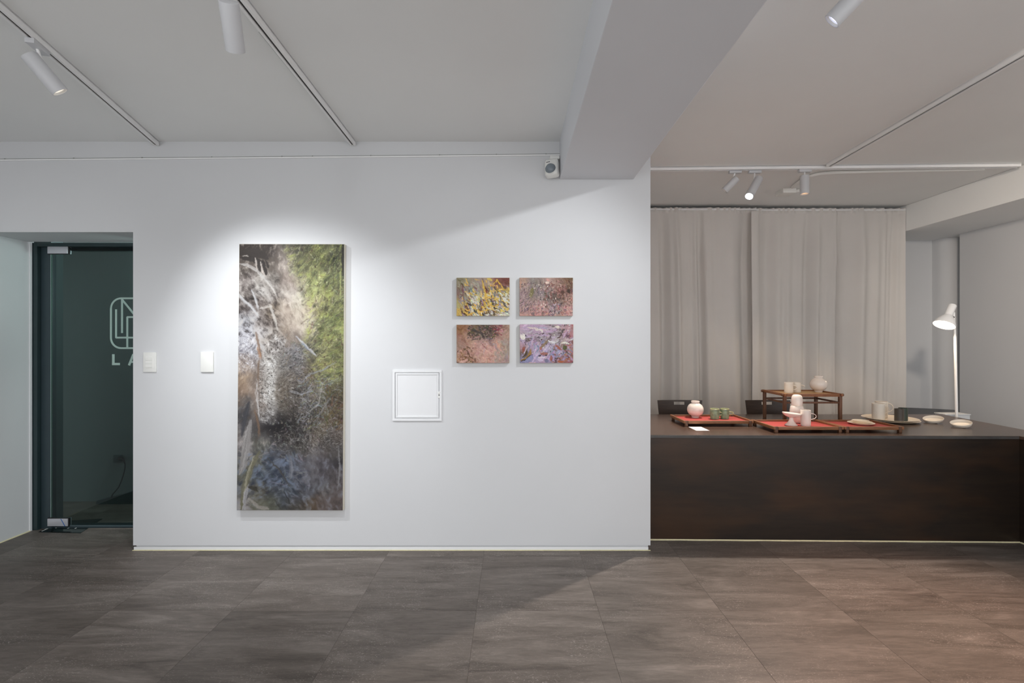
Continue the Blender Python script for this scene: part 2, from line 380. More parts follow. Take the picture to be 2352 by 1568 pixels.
# steel floor-closer plate
pl = MB(); pts = [(88, 1222), (185, 1224.5), (236, 1191), (140, 1197)]
def fpt(x, y, z=0): Y = H*F/(y-784.0); return Vector(((x-1176)/F*Y, Y, z))
pl.prism(pts, lambda p, t: fpt(p[0], p[1], .0015*t+.0003))
cp = tag(obj('floor_plate', pl, M['dark_steel_plate'], at=fpt(140, 1215), smooth=False), 'small reflective metal cover plate on the floor under the glass door hinge', 'floor plate')
for (x, y, l) in [(155,1214,9),(162,1211,8),(172,1214,10),(179,1210,7),(188,1211,6),(96,1220,16),(103,1216,16),(112,1211.5,14),(128,1213,10),(164,1207.5,6),(182,1206.5,5)]:
    a, b = fpt(x, y, .0022), fpt(x+l, y-l*.42, .0022); obj('print_reflection', MB().bar(a, b, .007, .0004), M['white_plastic'], cp, smooth=False)  # white bars drawing the lettering reflected in the polished plate

# cable on the corridor wall, seen through the glass
cb = thing('power_cable', 'black plug and hanging power cord on the wall behind the glass door', 'cable', P(275, 1052, 4.0))
obj('outlet_plate', MB().box(P(262, 1044, 4.019)+Vector((0,-.01,0)), P(282, 1062, 4.019)), M['corridor_dark'], cb, bevel=.003)
obj('plug', MB().tube([P(276, 1052, 4.009), P(277, 1052.5, 3.985), P(281, 1054, 3.965), P(285, 1058, 3.955)], [.018, .018, .014, .007]), M['black'], cb)
cv = [(285,1058),(288,1066),(288,1076),(285,1090),(281,1104),(275,1118),(268,1127),(262,1134),(261,1140)]
obj('cord', MB().tube([P(x, y, 3.955) - Vector((0, .02*i/8 if i < 9 else 0, 0)) for i, (x, y) in enumerate(cv)], .004), M['black'], cb)

# ---------------------------------------------------------------- lighting tracks and rails
def track(name, a, b, label, z, w=.035, h=.03, cat='light track', gaps=()):
    a, b = Vector((a[0], a[1], z)), Vector((b[0], b[1], z)); dd = (b-a).normalized(); s = dd.cross(Vector((0,0,1))).normalized()
    t = thing(name, label, cat, (a+b)/2)
    m = MB()
    for k in (-1, 1):
        m.bar(a+s*k*(w/2-.006)+Vector((0,0,-h/2)), b+s*k*(w/2-.006)+Vector((0,0,-h/2)), .012, h)
    m.bar(a+Vector((0,0,-.005)), b+Vector((0,0,-.005)), w, .0098)
    obj('rail', m, M['white_metal'], t, bevel=.0008, seg=1)
    obj('conductor_slot', MB().bar(a+Vector((0,0,-h*.55)), b+Vector((0,0,-h*.55)), w-.0245, h*.5), M['slot'], t, smooth=False)
    obj('end_cap', MB().bar(a-dd*.004+Vector((0,0,-h/2)), a+Vector((0,0,-h/2)), w, h), M['white_plastic'], t, bevel=.001, seg=1)
    obj('end_cap', MB().bar(b+Vector((0,0,-h/2)), b+dd*.004+Vector((0,0,-h/2)), w, h), M['white_plastic'], t, bevel=.001, seg=1)
    return t
track('ceiling_track', (-2.255, 3.062), (-1.70, .95), 'white ceiling light track in the upper left, over the glass door side', CL)
track('ceiling_track', (-1.008, 3.062), (-.975, -.6), 'white ceiling light track above the tall landscape painting', CL)
track('ceiling_track', (.90, 3.998), (4.09, 3.905), 'long white ceiling track running crosswise in front of the curtain', CR, w=.04)
track('ceiling_track', (2.556, 3.90), (2.49, .6), 'white ceiling track running forward to the upper right corner', CR, w=.04)
track('ceiling_track', (1.30, 1.95), (1.30, -.4), 'short white ceiling track just right of the ceiling beam', CR)
tag(obj('ceiling_strip', MB().bar((-1.036, 2.99, CL-.003), (-1.03, 1.978, CL-.003), .013, .0058), M['grey_strip'], at=(-1.03, 2.5, CL-.003)),
    'thin grey strip on the ceiling alongside the track over the tall painting', 'cable duct')  # thin grey bar set under the ceiling beside the track
pr = thing('picture_rail', 'thin white hanging rail running along the top of the gallery wall', 'picture rail', (-1.5, WY, 2.5))
ra, rb = P(-170, 368, WY-.004), P(1289, 354.5, WY-.004)
obj('rail', MB().bar(ra+Vector((0,0,-.004)), rb+Vector((0,0,-.004)), .0075, .008), M['white_metal'], pr)
obj('rail_groove', MB().bar(ra+Vector((0,.0015,.0025)), rb+Vector((0,.0015,.0025)), .004, .0055), M['grey_strip'], pr)
for px in (12, 170, 327, 487, 648, 718, 852, 1010, 1140, 1254):
    k = (px+170)/1459; q = ra.lerp(rb, k)
    obj('clip', MB().box(q+Vector((-.003,-.005,-.001)), q+Vector((.003,.003,.006))), M['grey_strip'], pr)

def spot(label, top, bot, track_pt, r=.031, glow=None, power=0, col=NEUT, size=55, blend=.8, zc=CL, adir=(0,1,0), seen=True, soft=.012, aim=None):
    top, bot = Vector(top), Vector(bot); ax = (bot-top).normalized(); L = (bot-top).length
    tp = Vector((track_pt[0], track_pt[1], zc-.03)); a = Vector(adir).normalized()
    t = thing('track_spotlight', label, 'spotlight', tp, 'track spotlights')
    ad = MB(); ad.bar(tp-a*.05+Vector((0,0,-.011)), tp+a*.05+Vector((0,0,-.011)), .034, .022)
    obj('adapter', ad, M['fixture'], t, bevel=.004)
    p1 = top + ax*.03
    sd = (tp-p1); side = (sd - ax*sd.dot(ax)).normalized()
    obj('stem', MB().tube([tp+Vector((0,0,-.02)), Vector((tp.x, tp.y, max(p1.z, tp.z-.05)))*.5+ (p1+side*r)*.5, p1+side*(r-.004)], .006), M['white_metal'], t)
    Mx = frame_matrix(top, ax)
    prof = [(0, 0), (r-.004, 0), (r-.001, .001), (r, .004), (r, L), (r-.003, L), (r-.003, L-.02), (r-.003, .05), (0, .05)]
    obj('housing', MB().lathe(prof, Mx, 36), M['fixture'], t)
    ring = obj('bezel', MB().lathe([(r-.0032, L-.002), (r-.0085, L-.008), (r-.0085, L-.016), (r-.0032, L-.016), (r-.0032, L-.002)], Mx, 36), M['white_plastic'], t)
    if glow: obj('lens', MB().lathe([(0, L-.013), (r-.009, L-.013), (r-.009, L-.0145), (0, L-.0145)], Mx, 28), M[glow], t)
    if power:
        ld = bpy.data.lights.new('lamp_beam', 'SPOT'); ld.energy = power; ld.color = col; ld.spot_size = math.radians(size); ld.spot_blend = blend
        ld.shadow_soft_size = soft
        lo = bpy.data.objects.new('lamp_beam', ld); COL.objects.link(lo); lo.parent = t
        lo.location = bot + ax*.006 - tp
        da = (Vector(aim)-bot).normalized() if aim else ax
        lo.rotation_mode = 'QUATERNION'; lo.rotation_quaternion = da.to_track_quat('-Z', 'Y')
    return t
D1 = Vector((.555, -2.112, 0))
spot('white track spotlight at the far upper left, its pale lens facing down', (-2.0, 2.0, 2.515), (-1.933, 2.07, 2.395), (-1.982, 2.02), glow='fit_pale', power=PW['left'], col=COOL, size=78, blend=1, adir=D1, aim=(-1.32, 3.07, 1.0))
spot('white track spotlight hanging at top edge, above the tall painting', (-.938, 1.60, 2.455), (-.972, 1.70, 2.350), (-.996, 1.58), glow='fit_soft', power=PW['middle'], col=COOL, size=76, blend=1, aim=(-1.46, 3.07, 1.05))
spot('tilted white spotlight with bluish lens at top edge, right of the beam', (1.237, 1.663, 2.573), (1.144, 1.73, 2.473), (1.30, 1.66), glow='fit_soft', power=PW['right'], col=COOL, size=86, blend=.9, zc=CR, aim=(-.35, 3.07, 1.0))
YT = 3.97
spot('unlit white spotlight tilted left, leftmost on the track before the curtain', P(1693, 409, YT), P(1664, 438, YT+.035), (P(1688,0,YT+.015).x, YT+.015), r=.029, zc=CR, adir=(1,-.03,0))
spot('brightly lit white spotlight tilted towards the viewer on the curtain track', P(1743, 410, YT-.02), P(1720.5, 451, YT-.11), (P(1733,0,YT+.015).x, YT+.013), r=.033, glow='fit_glow', power=PW['counter'], col=(1, .89, .79), size=100, blend=.7, zc=CR, adir=(1,-.03,0), soft=.03, aim=(.9, 1.9, 0))
spot('white spotlight pointing straight down with warm lens, beside the junction box', P(1848, 403, YT-.01), P(1848, 445.5, YT-.01), (P(1848,0,YT-.01).x, YT-.01), r=.034, glow='fit_warm', power=PW['counter_warm'], col=WARM, size=100, blend=.8, zc=CR, adir=(1,-.03,0), soft=.03)
# unseen spotlights added as fill; the last accounts for the warm floor patch
spot('added unseen fill spotlight near the viewer over the gallery wall', (-.95, .55, 2.50), (-.90, .66, 2.40), (-.985, .52), power=PW['gallery'], glow='fit_soft', col=COOL, size=85, blend=1, aim=(-.5, 3.07, 1.35))  # added fill for the long wall and ceiling bounce
spot('added unseen fill spotlight near the viewer aimed at the counter', (2.50, 1.1, 2.66), (2.50, 1.2, 2.55), (2.50, 1.08), power=PW['room'], glow='fit_soft', col=NEUT, size=120, blend=1, zc=CR, aim=(2.4, 3.9, .8))  # added fill over the counter

spot('added unseen fill spotlight near the viewer brightening the right hand wall', (1.30, .62, 2.66), (1.40, .66, 2.57), (1.30, .66), power=PW['wall_fill'], glow='fit_soft', col=(1, .88, .75), size=50, blend=1, zc=CR, soft=.12, aim=(4.86, 3.7, 1.6))  # added to brighten the right wall and beam
spot('added unseen fill spotlight near the viewer brightening the door recess', (-.99, .14, 2.50), (-1.07, .22, 2.42), (-.98, .16), power=PW['door_fill'], glow='fit_soft', col=COOL, size=46, blend=1, aim=(-3.6, 3.15, 1.2))  # added to lift the dim door jamb
spot('white track spotlight near the viewer with a warm lens aimed at the floor', (2.505, .72, 2.66), (2.50, .80, 2.55), (2.50, .72), power=PW['floor_patch'], glow='fit_warm', col=(1, .44, .19), size=62, blend=.7, zc=CR, aim=(2.15, 1.50, 0))
ld = bpy.data.lights.new('corridor_fill', 'POINT'); ld.energy = PW['corridor']; ld.color = (.97, 1, .99); ld.shadow_soft_size = .12  # bare point light added to brighten the corridor, no fitting
lo = bpy.data.objects.new('corridor_fill', ld); COL.objects.link(lo); lo.location = (-2.0, 3.72, 1.9)

# junction box and conduit on the right ceiling
jb = thing('junction_box', 'small white junction box on the ceiling before the curtain', 'junction box', (2.605, 4.6, CR))
obj('box', MB().box((2.54, 4.53, CR-.042), (2.665, 4.66, CR-.0005)), M['white_plastic'], jb, bevel=.004)
obj('collar', MB().tube([(2.665, 4.545, CR-.024), (2.69, 4.52, CR-.024)], .017), M['white_plastic'], jb)
cpts = []
for px, py in [(1820, 430), (1832, 420), (1845, 411), (1860, 404), (1885, 398.5), (1920, 396), (1990, 394), (2080, 392), (2180, 390), (2260, 388)]:
    Y = (CR-.016-H)*F/(784-py); cpts.append(((px-1176)/F*Y, Y, CR-.016))
tag(obj('conduit', MB().tube(cpts, .0135, n=14), M['white_plastic'], at=cpts[3]), 'white flexible conduit curving from the ceiling box behind the track', 'conduit')

# ---------------------------------------------------------------- motion sensor
ms = thing('motion_sensor', 'white motion sensor with grey domed lens beside the beam', 'sensor', (P(1268, 385, WY).x, WY, 2.42))
obj('bracket', MB().box(P(1262, 363, WY)+Vector((0,-.045,0)), P(1284, 371, WY)-Vector((0,.0005,0))), M['white_plastic'], ms, bevel=.006)
hm = MB().box((-.043, -.028, -.058), (.043, .028, .058))
Rm = Matrix.Translation(P(1268, 387, WY-.046)) @ Matrix.Rotation(math.radians(-16), 4, 'X') @ Matrix.Rotation(math.radians(-18), 4, 'Z')
hm.v = [Rm @ v for v in hm.v]
obj('housing', hm, M['white_plastic'], ms, bevel=.02, seg=4)
ln = MB().lathe([(.033, 0), (.032, .01), (.026, .02), (.014, .027), (0, .029)], Rm @ Matrix.Translation((-.004, -.024, -.018)) @ Matrix.Rotation(PI/2, 4, 'X'), 32)
obj('lens', ln, M['lens'], ms)
bm_ = MB().lathe([(.037, -.004), (.037, .006), (.0335, .007), (.0335, -.004)], Rm @ Matrix.Translation((-.004, -.024, -.018)) @ Matrix.Rotation(PI/2, 4, 'X'), 32)
obj('lens_ring', bm_, M['white_plastic'], ms)
mk = MB().box((-.030, -.0286, .030), (-.006, -.0279, .034)); mk.v = [Rm @ v for v in mk.v]
obj('slot_mark', mk, M['black'], ms)

# ---------------------------------------------------------------- switches and access panel
def wallbox(x0, y0, x1, y1, d0, d1):
    a, b = P(x0, y0, WY), P(x1, y1, WY); return (a.x, WY-d0, b.z), (b.x, WY-d1, a.z)
s = thing('light_switch', 'white three-rocker light switch on the wall near the glass door', 'switch', P(345.5, 831, WY))
obj('switch_plate', MB().box(*wallbox(331, 809, 360, 854, .0003, .009)), M['white_plastic'], s, bevel=.002)
for i in range(3):
    a, b = wallbox(337.2, 819+i*8.4, 352.5, 827.1+i*8.4, .009, .0115)
    m = MB().box(a, b); 
    for v in m.v:
        if v.y < WY-.011: v.y -= .0012*(1 if v.x < P(345, 0, WY).x else 0)
    obj('rocker', m, M['white_plastic'], s, bevel=.0006, seg=1)
tag(obj('blank_plate', MB().box(*wallbox(463, 808.5, 491.5, 854, .0003, .011)), M['white_plastic'], at=P(477, 831, WY), bevel=.002),
    'plain white blank cover plate left of the tall painting', 'wall plate')
ap = thing('access_panel', 'square white access panel with small lock below the four small paintings', 'access panel', P(958, 908, WY))
def ring(x0, y0, x1, y1, t, d0, d1):
    m = MB()
    for a in ((x0, y0, x1, y0+t), (x0, y1-t, x1, y1), (x0, y0+t, x0+t, y1-t), (x1-t, y0+t, x1, y1-t)): m.box(*wallbox(*a, d0, d1))
    return m
obj('panel_frame', ring(902, 849.5, 1015, 966, 5.5, .0003, .009), M['trim'], ap, bevel=.001, seg=1)
obj('panel_door', MB().box(*wallbox(908.7, 856.2, 1008.3, 959.3, .0003, .0045)), M['trim'], ap, bevel=.001, seg=1)
obj('door_moulding', ring(909.5, 857, 1007.5, 958.5, 3.4, .0045, .0085), M['trim'], ap, bevel=.001, seg=1)
lk = obj('lock', MB().lathe([(0,.0025),(.0045,.0025),(.006,.0015),(.006,0)], frame_matrix(P(1008.7, 901, WY-.0085), (0,-1,0)), 16).lathe([(0,.0025),(.0045,.0025),(.006,.0015),(.006,0)], frame_matrix(P(1008.7, 912, WY-.0085), (0,-1,0)), 16)
    .box(P(1006.7, 901, WY)+Vector((0,-.0095,0)), P(1010.7, 912, WY)+Vector((0,-.008,0))), M['white_plastic'], ap)
obj('keyhole', MB().box(P(1008, 904.5, WY)+Vector((0,-.0102,0)), P(1009.6, 909, WY)+Vector((0,-.0092,0))), M['black'], lk)

# ---------------------------------------------------------------- paintings
rng = np.random.default_rng(7)
def up(a, h, w):
    a = np.asarray(a, float); n0, n1 = a.shape[:2]
    y = np.clip(np.linspace(-.5, n0-.5, h), 0, n0-1); x = np.clip(np.linspace(-.5, n1-.5, w), 0, n1-1)
    y0 = np.minimum(y.astype(int), n0-2); x0 = np.minimum(x.astype(int), n1-2); ty = y-y0; tx = x-x0
    ty = (ty*ty*(3-2*ty))[:, None]; tx = (tx*tx*(3-2*tx))[None, :]
    if a.ndim == 3: ty = ty[..., None]; tx = tx[..., None]
    g = lambda i, j: a[(y0+i)[:, None], (x0+j)[None, :]]
    return (g(0,0)*(1-ty)*(1-tx)+g(0,1)*(1-ty)*tx+g(1,0)*ty*(1-tx)+g(1,1)*ty*tx)
def noise(h, w, cell, octs=4):
    o = np.zeros((h, w)); amp = 1; tot = 0
    for k in range(octs):
        c = max(1.5, cell/2**k); o += amp*up(rng.standard_normal((int(h/c)+2, int(w/c)+2)), h, w); tot += amp; amp *= .6
    return o/tot
def stroke(img, pts, width, col, alpha=.9, bristle=.35):
    h, w = img.shape[:2]; pts = np.asarray(pts, float); wd = width/2
    x0 = max(0, int(pts[:,0].min()-wd-1)); x1 = min(w, int(pts[:,0].max()+wd+2)); y0 = max(0, int(pts[:,1].min()-wd-1)); y1 = min(h, int(pts[:,1].max()+wd+2))
    if x1 <= x0 or y1 <= y0: return
    X, Y = np.meshgrid(np.arange(x0, x1), np.arange(y0, y1)); best = np.full(X.shape, 1e9); sg = np.zeros(X.shape)
    n = len(pts)-1
    for i in range(n):
        ax, ay = pts[i]; bx, by = pts[i+1]; dx, dy = bx-ax, by-ay; L2 = dx*dx+dy*dy+1e-9
        t = np.clip(((X-ax)*dx+(Y-ay)*dy)/L2, 0, 1); px = X-ax-t*dx; py = Y-ay-t*dy; dd = np.hypot(px, py)
        taper = 1-.7*np.abs(((i+t)/n)*2-1)**3
        dd = dd/np.maximum(taper, .2); s_ = (px*dy-py*dx)/math.sqrt(L2)
        m = dd < best; best = np.where(m, dd, best); sg = np.where(m, s_, sg)
    a = np.clip(wd-best+.6, 0, 1)*alpha
    shade = 1+bristle*.35*np.sin(sg*2.7+pts[0,0]) if width > 3 else 1.0
    c = np.asarray(col, float)[None, None, :]*(shade[..., None] if width > 3 else 1)
    img[y0:y1, x0:x1] = img[y0:y1, x0:x1]*(1-a[..., None])+c*a[..., None]
def curved(x, y, ang, L, curl, n=4):
    pts = [(x, y)]; 
    for i in range(n):
        pts.append((pts[-1][0]+math.cos(ang)*L/n, pts[-1][1]+math.sin(ang)*L/n)); ang += curl/n
    return pts
def scatter(img, n, region, angf, L, width, pal, alpha=.8, jit=.25, curl=.8, own=0.0, bj=14):
    h, w = img.shape[:2]
    for _ in range(n):
        u, v = region(rng.random(2)) if callable(region) else (region[0]+(region[2]-region[0])*rng.random(), region[1]+(region[3]-region[1])*rng.random())
        x, y = u*w, v*h; c = img[min(h-1, max(0, int(y))), min(w-1, max(0, int(x)))]
        if pal is None: c = c+rng.normal(0, bj, 1)+rng.normal(0, bj*.25, 3)
        else:
            q = np.asarray(pal[rng.integers(len(pal))], float)+rng.normal(0, bj*.5, 3); c = c*own+q*(1-own)
        a = angf(u, v) + rng.normal(0, jit)
        stroke(img, curved(x, y, a, L*(.5+rng.random()), rng.normal(0, curl)), width*(.6+.8*rng.random()), np.clip(c, 10, 250), alpha)
def warp(img, amp, cell):
    h, w = img.shape[:2]; dx = noise(h, w, cell)*amp; dy = noise(h, w, cell)*amp
    Y, X = np.mgrid[0:h, 0:w]
    return img[np.clip(Y+dy, 0, h-1).astype(int), np.clip(X+dx, 0, w-1).astype(int)]

def lic(nz, A, L, step=1.0):
    h, w = nz.shape; Y, X = np.mgrid[0:h, 0:w].astype(float); out = nz.copy(); n = 1
    cA, sA = np.cos(A), np.sin(A)
    for sg in (1, -1):
        x, y = X.copy(), Y.copy()
        for k in range(int(L/2)):
            xi = np.clip(x, 0, w-1).astype(int); yi = np.clip(y, 0, h-1).astype(int)
            x = x+sg*step*cA[yi, xi]; y = y+sg*step*sA[yi, xi]
            out += nz[np.clip(y, 0, h-1).astype(int), np.clip(x, 0, w-1).astype(int)]; n += 1
    out /= n; return out/out.std()
def big_painting():
    w, h = 300, 756
    G = [[(70,60,55),(75,65,58),(85,75,70),(140,130,120),(130,130,90),(140,145,80),(120,125,75),(85,88,70)],
    [(95,85,78),(110,100,92),(115,105,96),(160,148,140),(140,140,105),(150,155,85),(125,130,85),(110,115,85)],
    [(140,130,125),(165,158,150),(130,122,115),(165,150,140),(185,175,150),(150,155,95),(125,130,85),(120,128,90)],
    [(105,95,90),(190,185,180),(150,140,132),(200,190,180),(215,208,190),(165,168,110),(140,145,85),(120,125,85)],
    [(110,100,98),(120,108,102),(150,135,118),(205,190,175),(210,198,180),(190,175,150),(150,150,95),(135,142,90)],
    [(185,185,190),(150,140,135),(125,112,105),(180,165,150),(195,180,165),(215,205,190),(155,162,110),(140,150,100)],
    [(205,205,212),(190,185,185),(170,160,150),(165,148,132),(155,142,132),(190,180,160),(145,148,95),(135,142,90)],
    [(165,162,168),(190,190,195),(185,175,168),(150,145,145),(140,138,142),(150,145,130),(150,150,105),(135,140,90)],
    [(150,135,125),(165,155,150),(200,195,188),(140,135,130),(125,122,125),(140,130,115),(150,145,100),(130,130,85)],
    [(180,155,130),(140,125,115),(205,200,195),(130,120,110),(115,105,100),(120,105,85),(125,125,110),(120,118,85)],
    [(165,140,120),(165,150,140),(200,196,190),(125,112,98),(100,92,85),(115,112,110),(125,122,110),(100,88,70)],
    [(100,98,100),(160,145,135),(190,186,182),(120,110,98),(105,98,92),(100,98,98),(110,105,90),(105,88,70)],
    [(90,90,95),(170,160,155),(160,154,150),(110,102,92),(95,88,82),(85,80,74),(115,105,85),(115,98,85)],
    [(150,145,145),(130,128,125),(70,66,68),(80,75,72),(75,70,68),(90,85,80),(115,108,95),(110,100,95)],
    [(165,160,160),(120,120,112),(75,76,84),(85,82,85),(100,95,90),(105,98,95),(105,98,95),(95,90,88)],
    [(150,145,138),(130,128,110),(98,108,122),(95,102,118),(120,122,132),(112,108,112),(105,100,106),(98,94,98)],
    [(120,118,102),(95,105,118),(85,92,108),(100,106,120),(115,115,125),(112,110,116),(105,100,104),(102,95,96)],
    [(140,138,132),(110,105,90),(85,88,92),(85,92,102),(100,102,112),(105,105,112),(115,112,112),(110,100,98)],
    [(160,155,150),(120,118,100),(110,112,98),(90,92,88),(100,95,88),(110,92,75),(120,105,98),(115,102,98)]]
    im = warp(up(G, h, w), 16, 50); im = im+noise(h, w, 40)[..., None]*17
    U_, V_ = np.meshgrid(np.linspace(0, 1, w), np.linspace(0, 1, h))
    cl = np.clip((U_-.5)*4, 0, 1)*np.clip((.56-V_)*8, 0, 1); im += (cl*noise(h, w, 34)*34)[..., None]*np.array([1, 1, .8])
    R = lambda *a: a
    sm = lambda x, a, b: np.clip((x-a)/(b-a), 0, 1)**2*(3-2*np.clip((x-a)/(b-a), 0, 1))
    wob = noise(h, w, 40)*.05; Uw = U_+wob; Vw = V_+noise(h, w, 60)*.012
    edge = np.interp(Vw, [0, .08, .16, .24, .30, .38, .46, .55, .62, .7], [.40, .46, .56, .66, .60, .60, .66, .74, .85, .98])
    fol = sm(Uw, edge-.05, edge+.07)*(1-sm(Vw, .50, .60))
    tc = np.interp(Vw, [.3, .36, .42, .48, .56, .64, .69], [.42, .37, .32, .27, .26, .28, .30]); th = np.interp(Vw, [.32, .38, .45, .58, .68], [.06, .09, .085, .085, .07])
    trunk = (1-sm(np.abs(U_+wob*.3-tc), th*.75, th*1.15))*sm(Vw, .32, .36)*(1-sm(Vw, .655, .69))
    blue = (1-sm(Uw, .13, .2))*sm(Vw, .30, .34)*(1-sm(Vw, .44, .50))
    rock = (1-sm(Uw, .34, .46))*sm(Vw, .08, .12)*(1-sm(Vw, .36, .44))
    water = sm(Uw, .30, .42)*(1-fol)*sm(Vw, .345, .40)*(1-sm(Vw, .74, .80))*(1-trunk)
    pool = np.exp(-(((U_-.36)/.24)**2+((V_-.680)/.045)**2)*.9)
    basin = sm(V_, .74, .82)
    A = (-.75+.9*(U_-.7)+.5*np.sin(9*V_+4*U_))*fol + (.2+1.1*np.sin(7*V_+5*U_)+.5*noise(h, w, 30))*water + (.4+.8*noise(h, w, 22))*trunk + (.8+.5*noise(h, w, 40))*rock
    A += (1.45+.4*noise(h, w, 30))*blue + (2.3-1.7*U_)*(1-fol)*(1-water)*(1-trunk)*(1-rock)*(1-blue)*(1-basin) + (np.where(U_ < .45, -.9+1.2*(V_-.8)*4, .9+1.2*(U_-.5))+.6*noise(h, w, 60))*basin
    f1 = lic(rng.standard_normal((h, w)), A+.25*noise(h, w, 9), 8); f2 = lic(noise(h, w, 7, 3), A+.7*noise(h, w, 26), 14); f3 = lic(rng.standard_normal((h, w)), A+1.3*noise(h, w, 8), 6)
    f = .55*f1+.75*f2
    def tint(mask, pos, neg, g, k):
        nonlocal im
        q = np.clip(g*k, -1, 1); pos = np.asarray(pos, float); neg = np.asarray(neg, float)
        t_ = np.where(q[..., None] > 0, im+(pos-im)*q[..., None], im+(neg-im)*(-q[..., None])); im = im*(1-mask[..., None])+t_*mask[..., None]
    rest = np.clip(1-fol-water-trunk-rock-blue-basin, 0, 1)
    tint(rest, (226, 214, 200), (118, 102, 90), f, .22)
    tint(rock, (206, 200, 194), (56, 48, 46), .7*f+.9*noise(h, w, 12), .40)
    tint(blue, (236, 236, 244), (96, 92, 108), .5*f+.9*f3+.3, .36)
    tint(fol, (176, 160, 140), (96, 92, 76), noise(h, w, 46)-.5, .35)
    tint(fol, (192, 202, 104), (62, 66, 46), .75*f+.9*noise(h, w, 26), .36)
    tint(fol, (224, 226, 170), (84, 60, 46), np.sign(f3)*np.maximum(np.abs(f3)-1.15, 0), .8)
    tint(water, (150, 128, 104), (60, 56, 54), noise(h, w, 40), .35)
    tint(water, (192, 190, 188), (42, 38, 38), f1*.8+f3*.5, .30)
    tint(pool, (60, 58, 62), (40, 38, 42), -np.ones_like(f), .8)
    tint(trunk, (232, 230, 228), (150, 144, 138), f, .5)
    tint(trunk, (240, 238, 234), (64, 58, 56), np.minimum(f3+.75, 0)+.25*np.maximum(f3, 0), .85)
    tint(basin, (152, 156, 172), (72, 68, 72), f2*.8+f1*.35, .25)
    lb = basin*(1-sm(Uw, .5, .62))*(1-sm(Vw, .9, .97)); tint(lb, (124, 142, 172), (58, 70, 92), f2+noise(h, w, 40)*.8, .26)
    gr = [(156,164,92),(180,184,112),(118,126,72),(200,202,140),(86,90,64),(140,130,104)]
    def folr(r_):
        v = r_[0]*.52; e = np.interp(v, [0, .08, .16, .24, .30, .38, .46, .55], [.42, .48, .58, .68, .64, .64, .7, .78]); return e+(1-e)*r_[1]**.85, v
    scatter(im, 420, folr, lambda u, v: -.75+.9*(u-.7)+.5*math.sin(9*v+4*u), 26, 1.7, gr, .55, .3, .5, own=.3)
    scatter(im, 60, folr, lambda u, v: 1.9, 26, 1.2, [(205,200,170),(110,84,62),(96,84,66)], .6, .7)
    def wat(r_):
        v = .37+.37*r_[0]; c = .54+.08*min(1, (v-.36)/.2); hw = .12+.14*min(1, (v-.36)/.22); return c+(r_[1]+rng.random()-1)*hw, v
    scatter(im, 420, wat, lambda u, v: .2+1.1*math.sin(7*v+5*u), 10, 1.2, [(184,182,180),(150,132,110),(200,196,190),(50,46,46)], .6, .6, 1.2, own=.2)
    scatter(im, 130, (.55,.50,.95,.70), lambda u, v: -.55, 22, 1.4, [(168,174,182),(186,188,190),(128,140,154),(140,134,80)], .6, .5, .7)
    scatter(im, 110, (.8,.55,1,.70), lambda u, v: -1.1, 20, 2, [(110,82,56),(134,104,76),(96,92,58)], .5, .6)
    scatter(im, 110, (.3,.66,.8,.775), lambda u, v: -.5, 10, 1.2, [(176,172,168),(156,150,144)], .7, .8, 1.6)
    scatter(im, 70, (.15,.76,.65,.93), lambda u, v: .8, 24, 1.4, [(160,168,184),(66,72,84),(168,168,166)], .5, .6, .8)
    im = warp(im, 2.0, 8)
    S = lambda pts, wd, c, a=.9: stroke(im, [(u*w, v*h) for u, v in pts], wd, c, a)
    # dark claw shape, top left
    S([(0,.035),(.1,.032),(.2,.035),(.27,.055)], 22, (66,57,52)); S([(.02,.05),(.12,.055),(.22,.07)], 16, (60,52,48))
    S([(.0,.026),(.12,.022),(.24,.028)], 10, (70,61,55)); S([(.17,.06),(.2,.09),(.195,.105)], 11, (62,54,50)); S([(.22,.06),(.25,.1),(.255,.115)], 9, (58,50,47))
    S([(.25,.06),(.27,.08),(.28,.09)], 7, (62,54,50)); S([(.15,.05),(.16,.07),(.17,.1)], 5, (190,180,172)); S([(.2,.065),(.215,.09),(.24,.12)], 4, (200,190,182))
    S([(.03,.045),(.06,.043),(.09,.047)], 4, (180,172,164))
    # white roots
    S = lambda pts, wd, c, a=.55: [stroke(im, [(u*w+rng.normal(0, 1.5), v*h+rng.normal(0, 2)) for u, v in pts], max(1.3, wd*k), np.clip(np.asarray(c)+rng.normal(0, 10), 20, 245), a*q) for k, q in ((.8, .9), (.5, .8), (.35, .8), (.2, .9))]
    S([(0,.073),(.08,.078),(.17,.1),(.27,.14),(.34,.18)], 9, (196,192,188)); S([(.24,.13),(.33,.17),(.36,.2)], 6, (206,200,194))
    S([(0,.19),(.05,.21),(.12,.235),(.19,.27)], 12, (206,206,208)); S([(.12,.17),(.15,.2),(.19,.245)], 9, (200,200,202))
    S([(.2,.24),(.3,.235),(.35,.28),(.36,.32)], 10, (196,190,182)); S([(.13,.32),(.2,.37),(.27,.41)], 8, (196,194,192))
    S([(.16,.33),(.19,.38),(.22,.43)], 7, (150,120,100)); S([(.18,.385),(.205,.41),(.21,.43)], 5, (190,140,104)); S([(.2,.43),(.185,.5),(.175,.57)], 8, (140,118,102))
    S([(.54,.345),(.62,.375),(.70,.405),(.74,.42)], 7, (206,208,216)); S([(.60,.37),(.66,.395)], 3, (140,150,170))
    S([(.90,.35),(.82,.40),(.72,.43)], 1.6, (90,84,66)); S([(.93,.44),(.8,.47),(.66,.49),(.6,.52)], 3, (150,156,164))
    S([(.48,.55),(.54,.555),(.60,.565),(.7,.55)], 3, (180,182,188)); S([(.8,.52),(.78,.56),(.76,.6),(.64,.64)], 2.6, (176,172,166)); S([(.86,.58),(.8,.62),(.74,.66)], 3, (160,158,158))
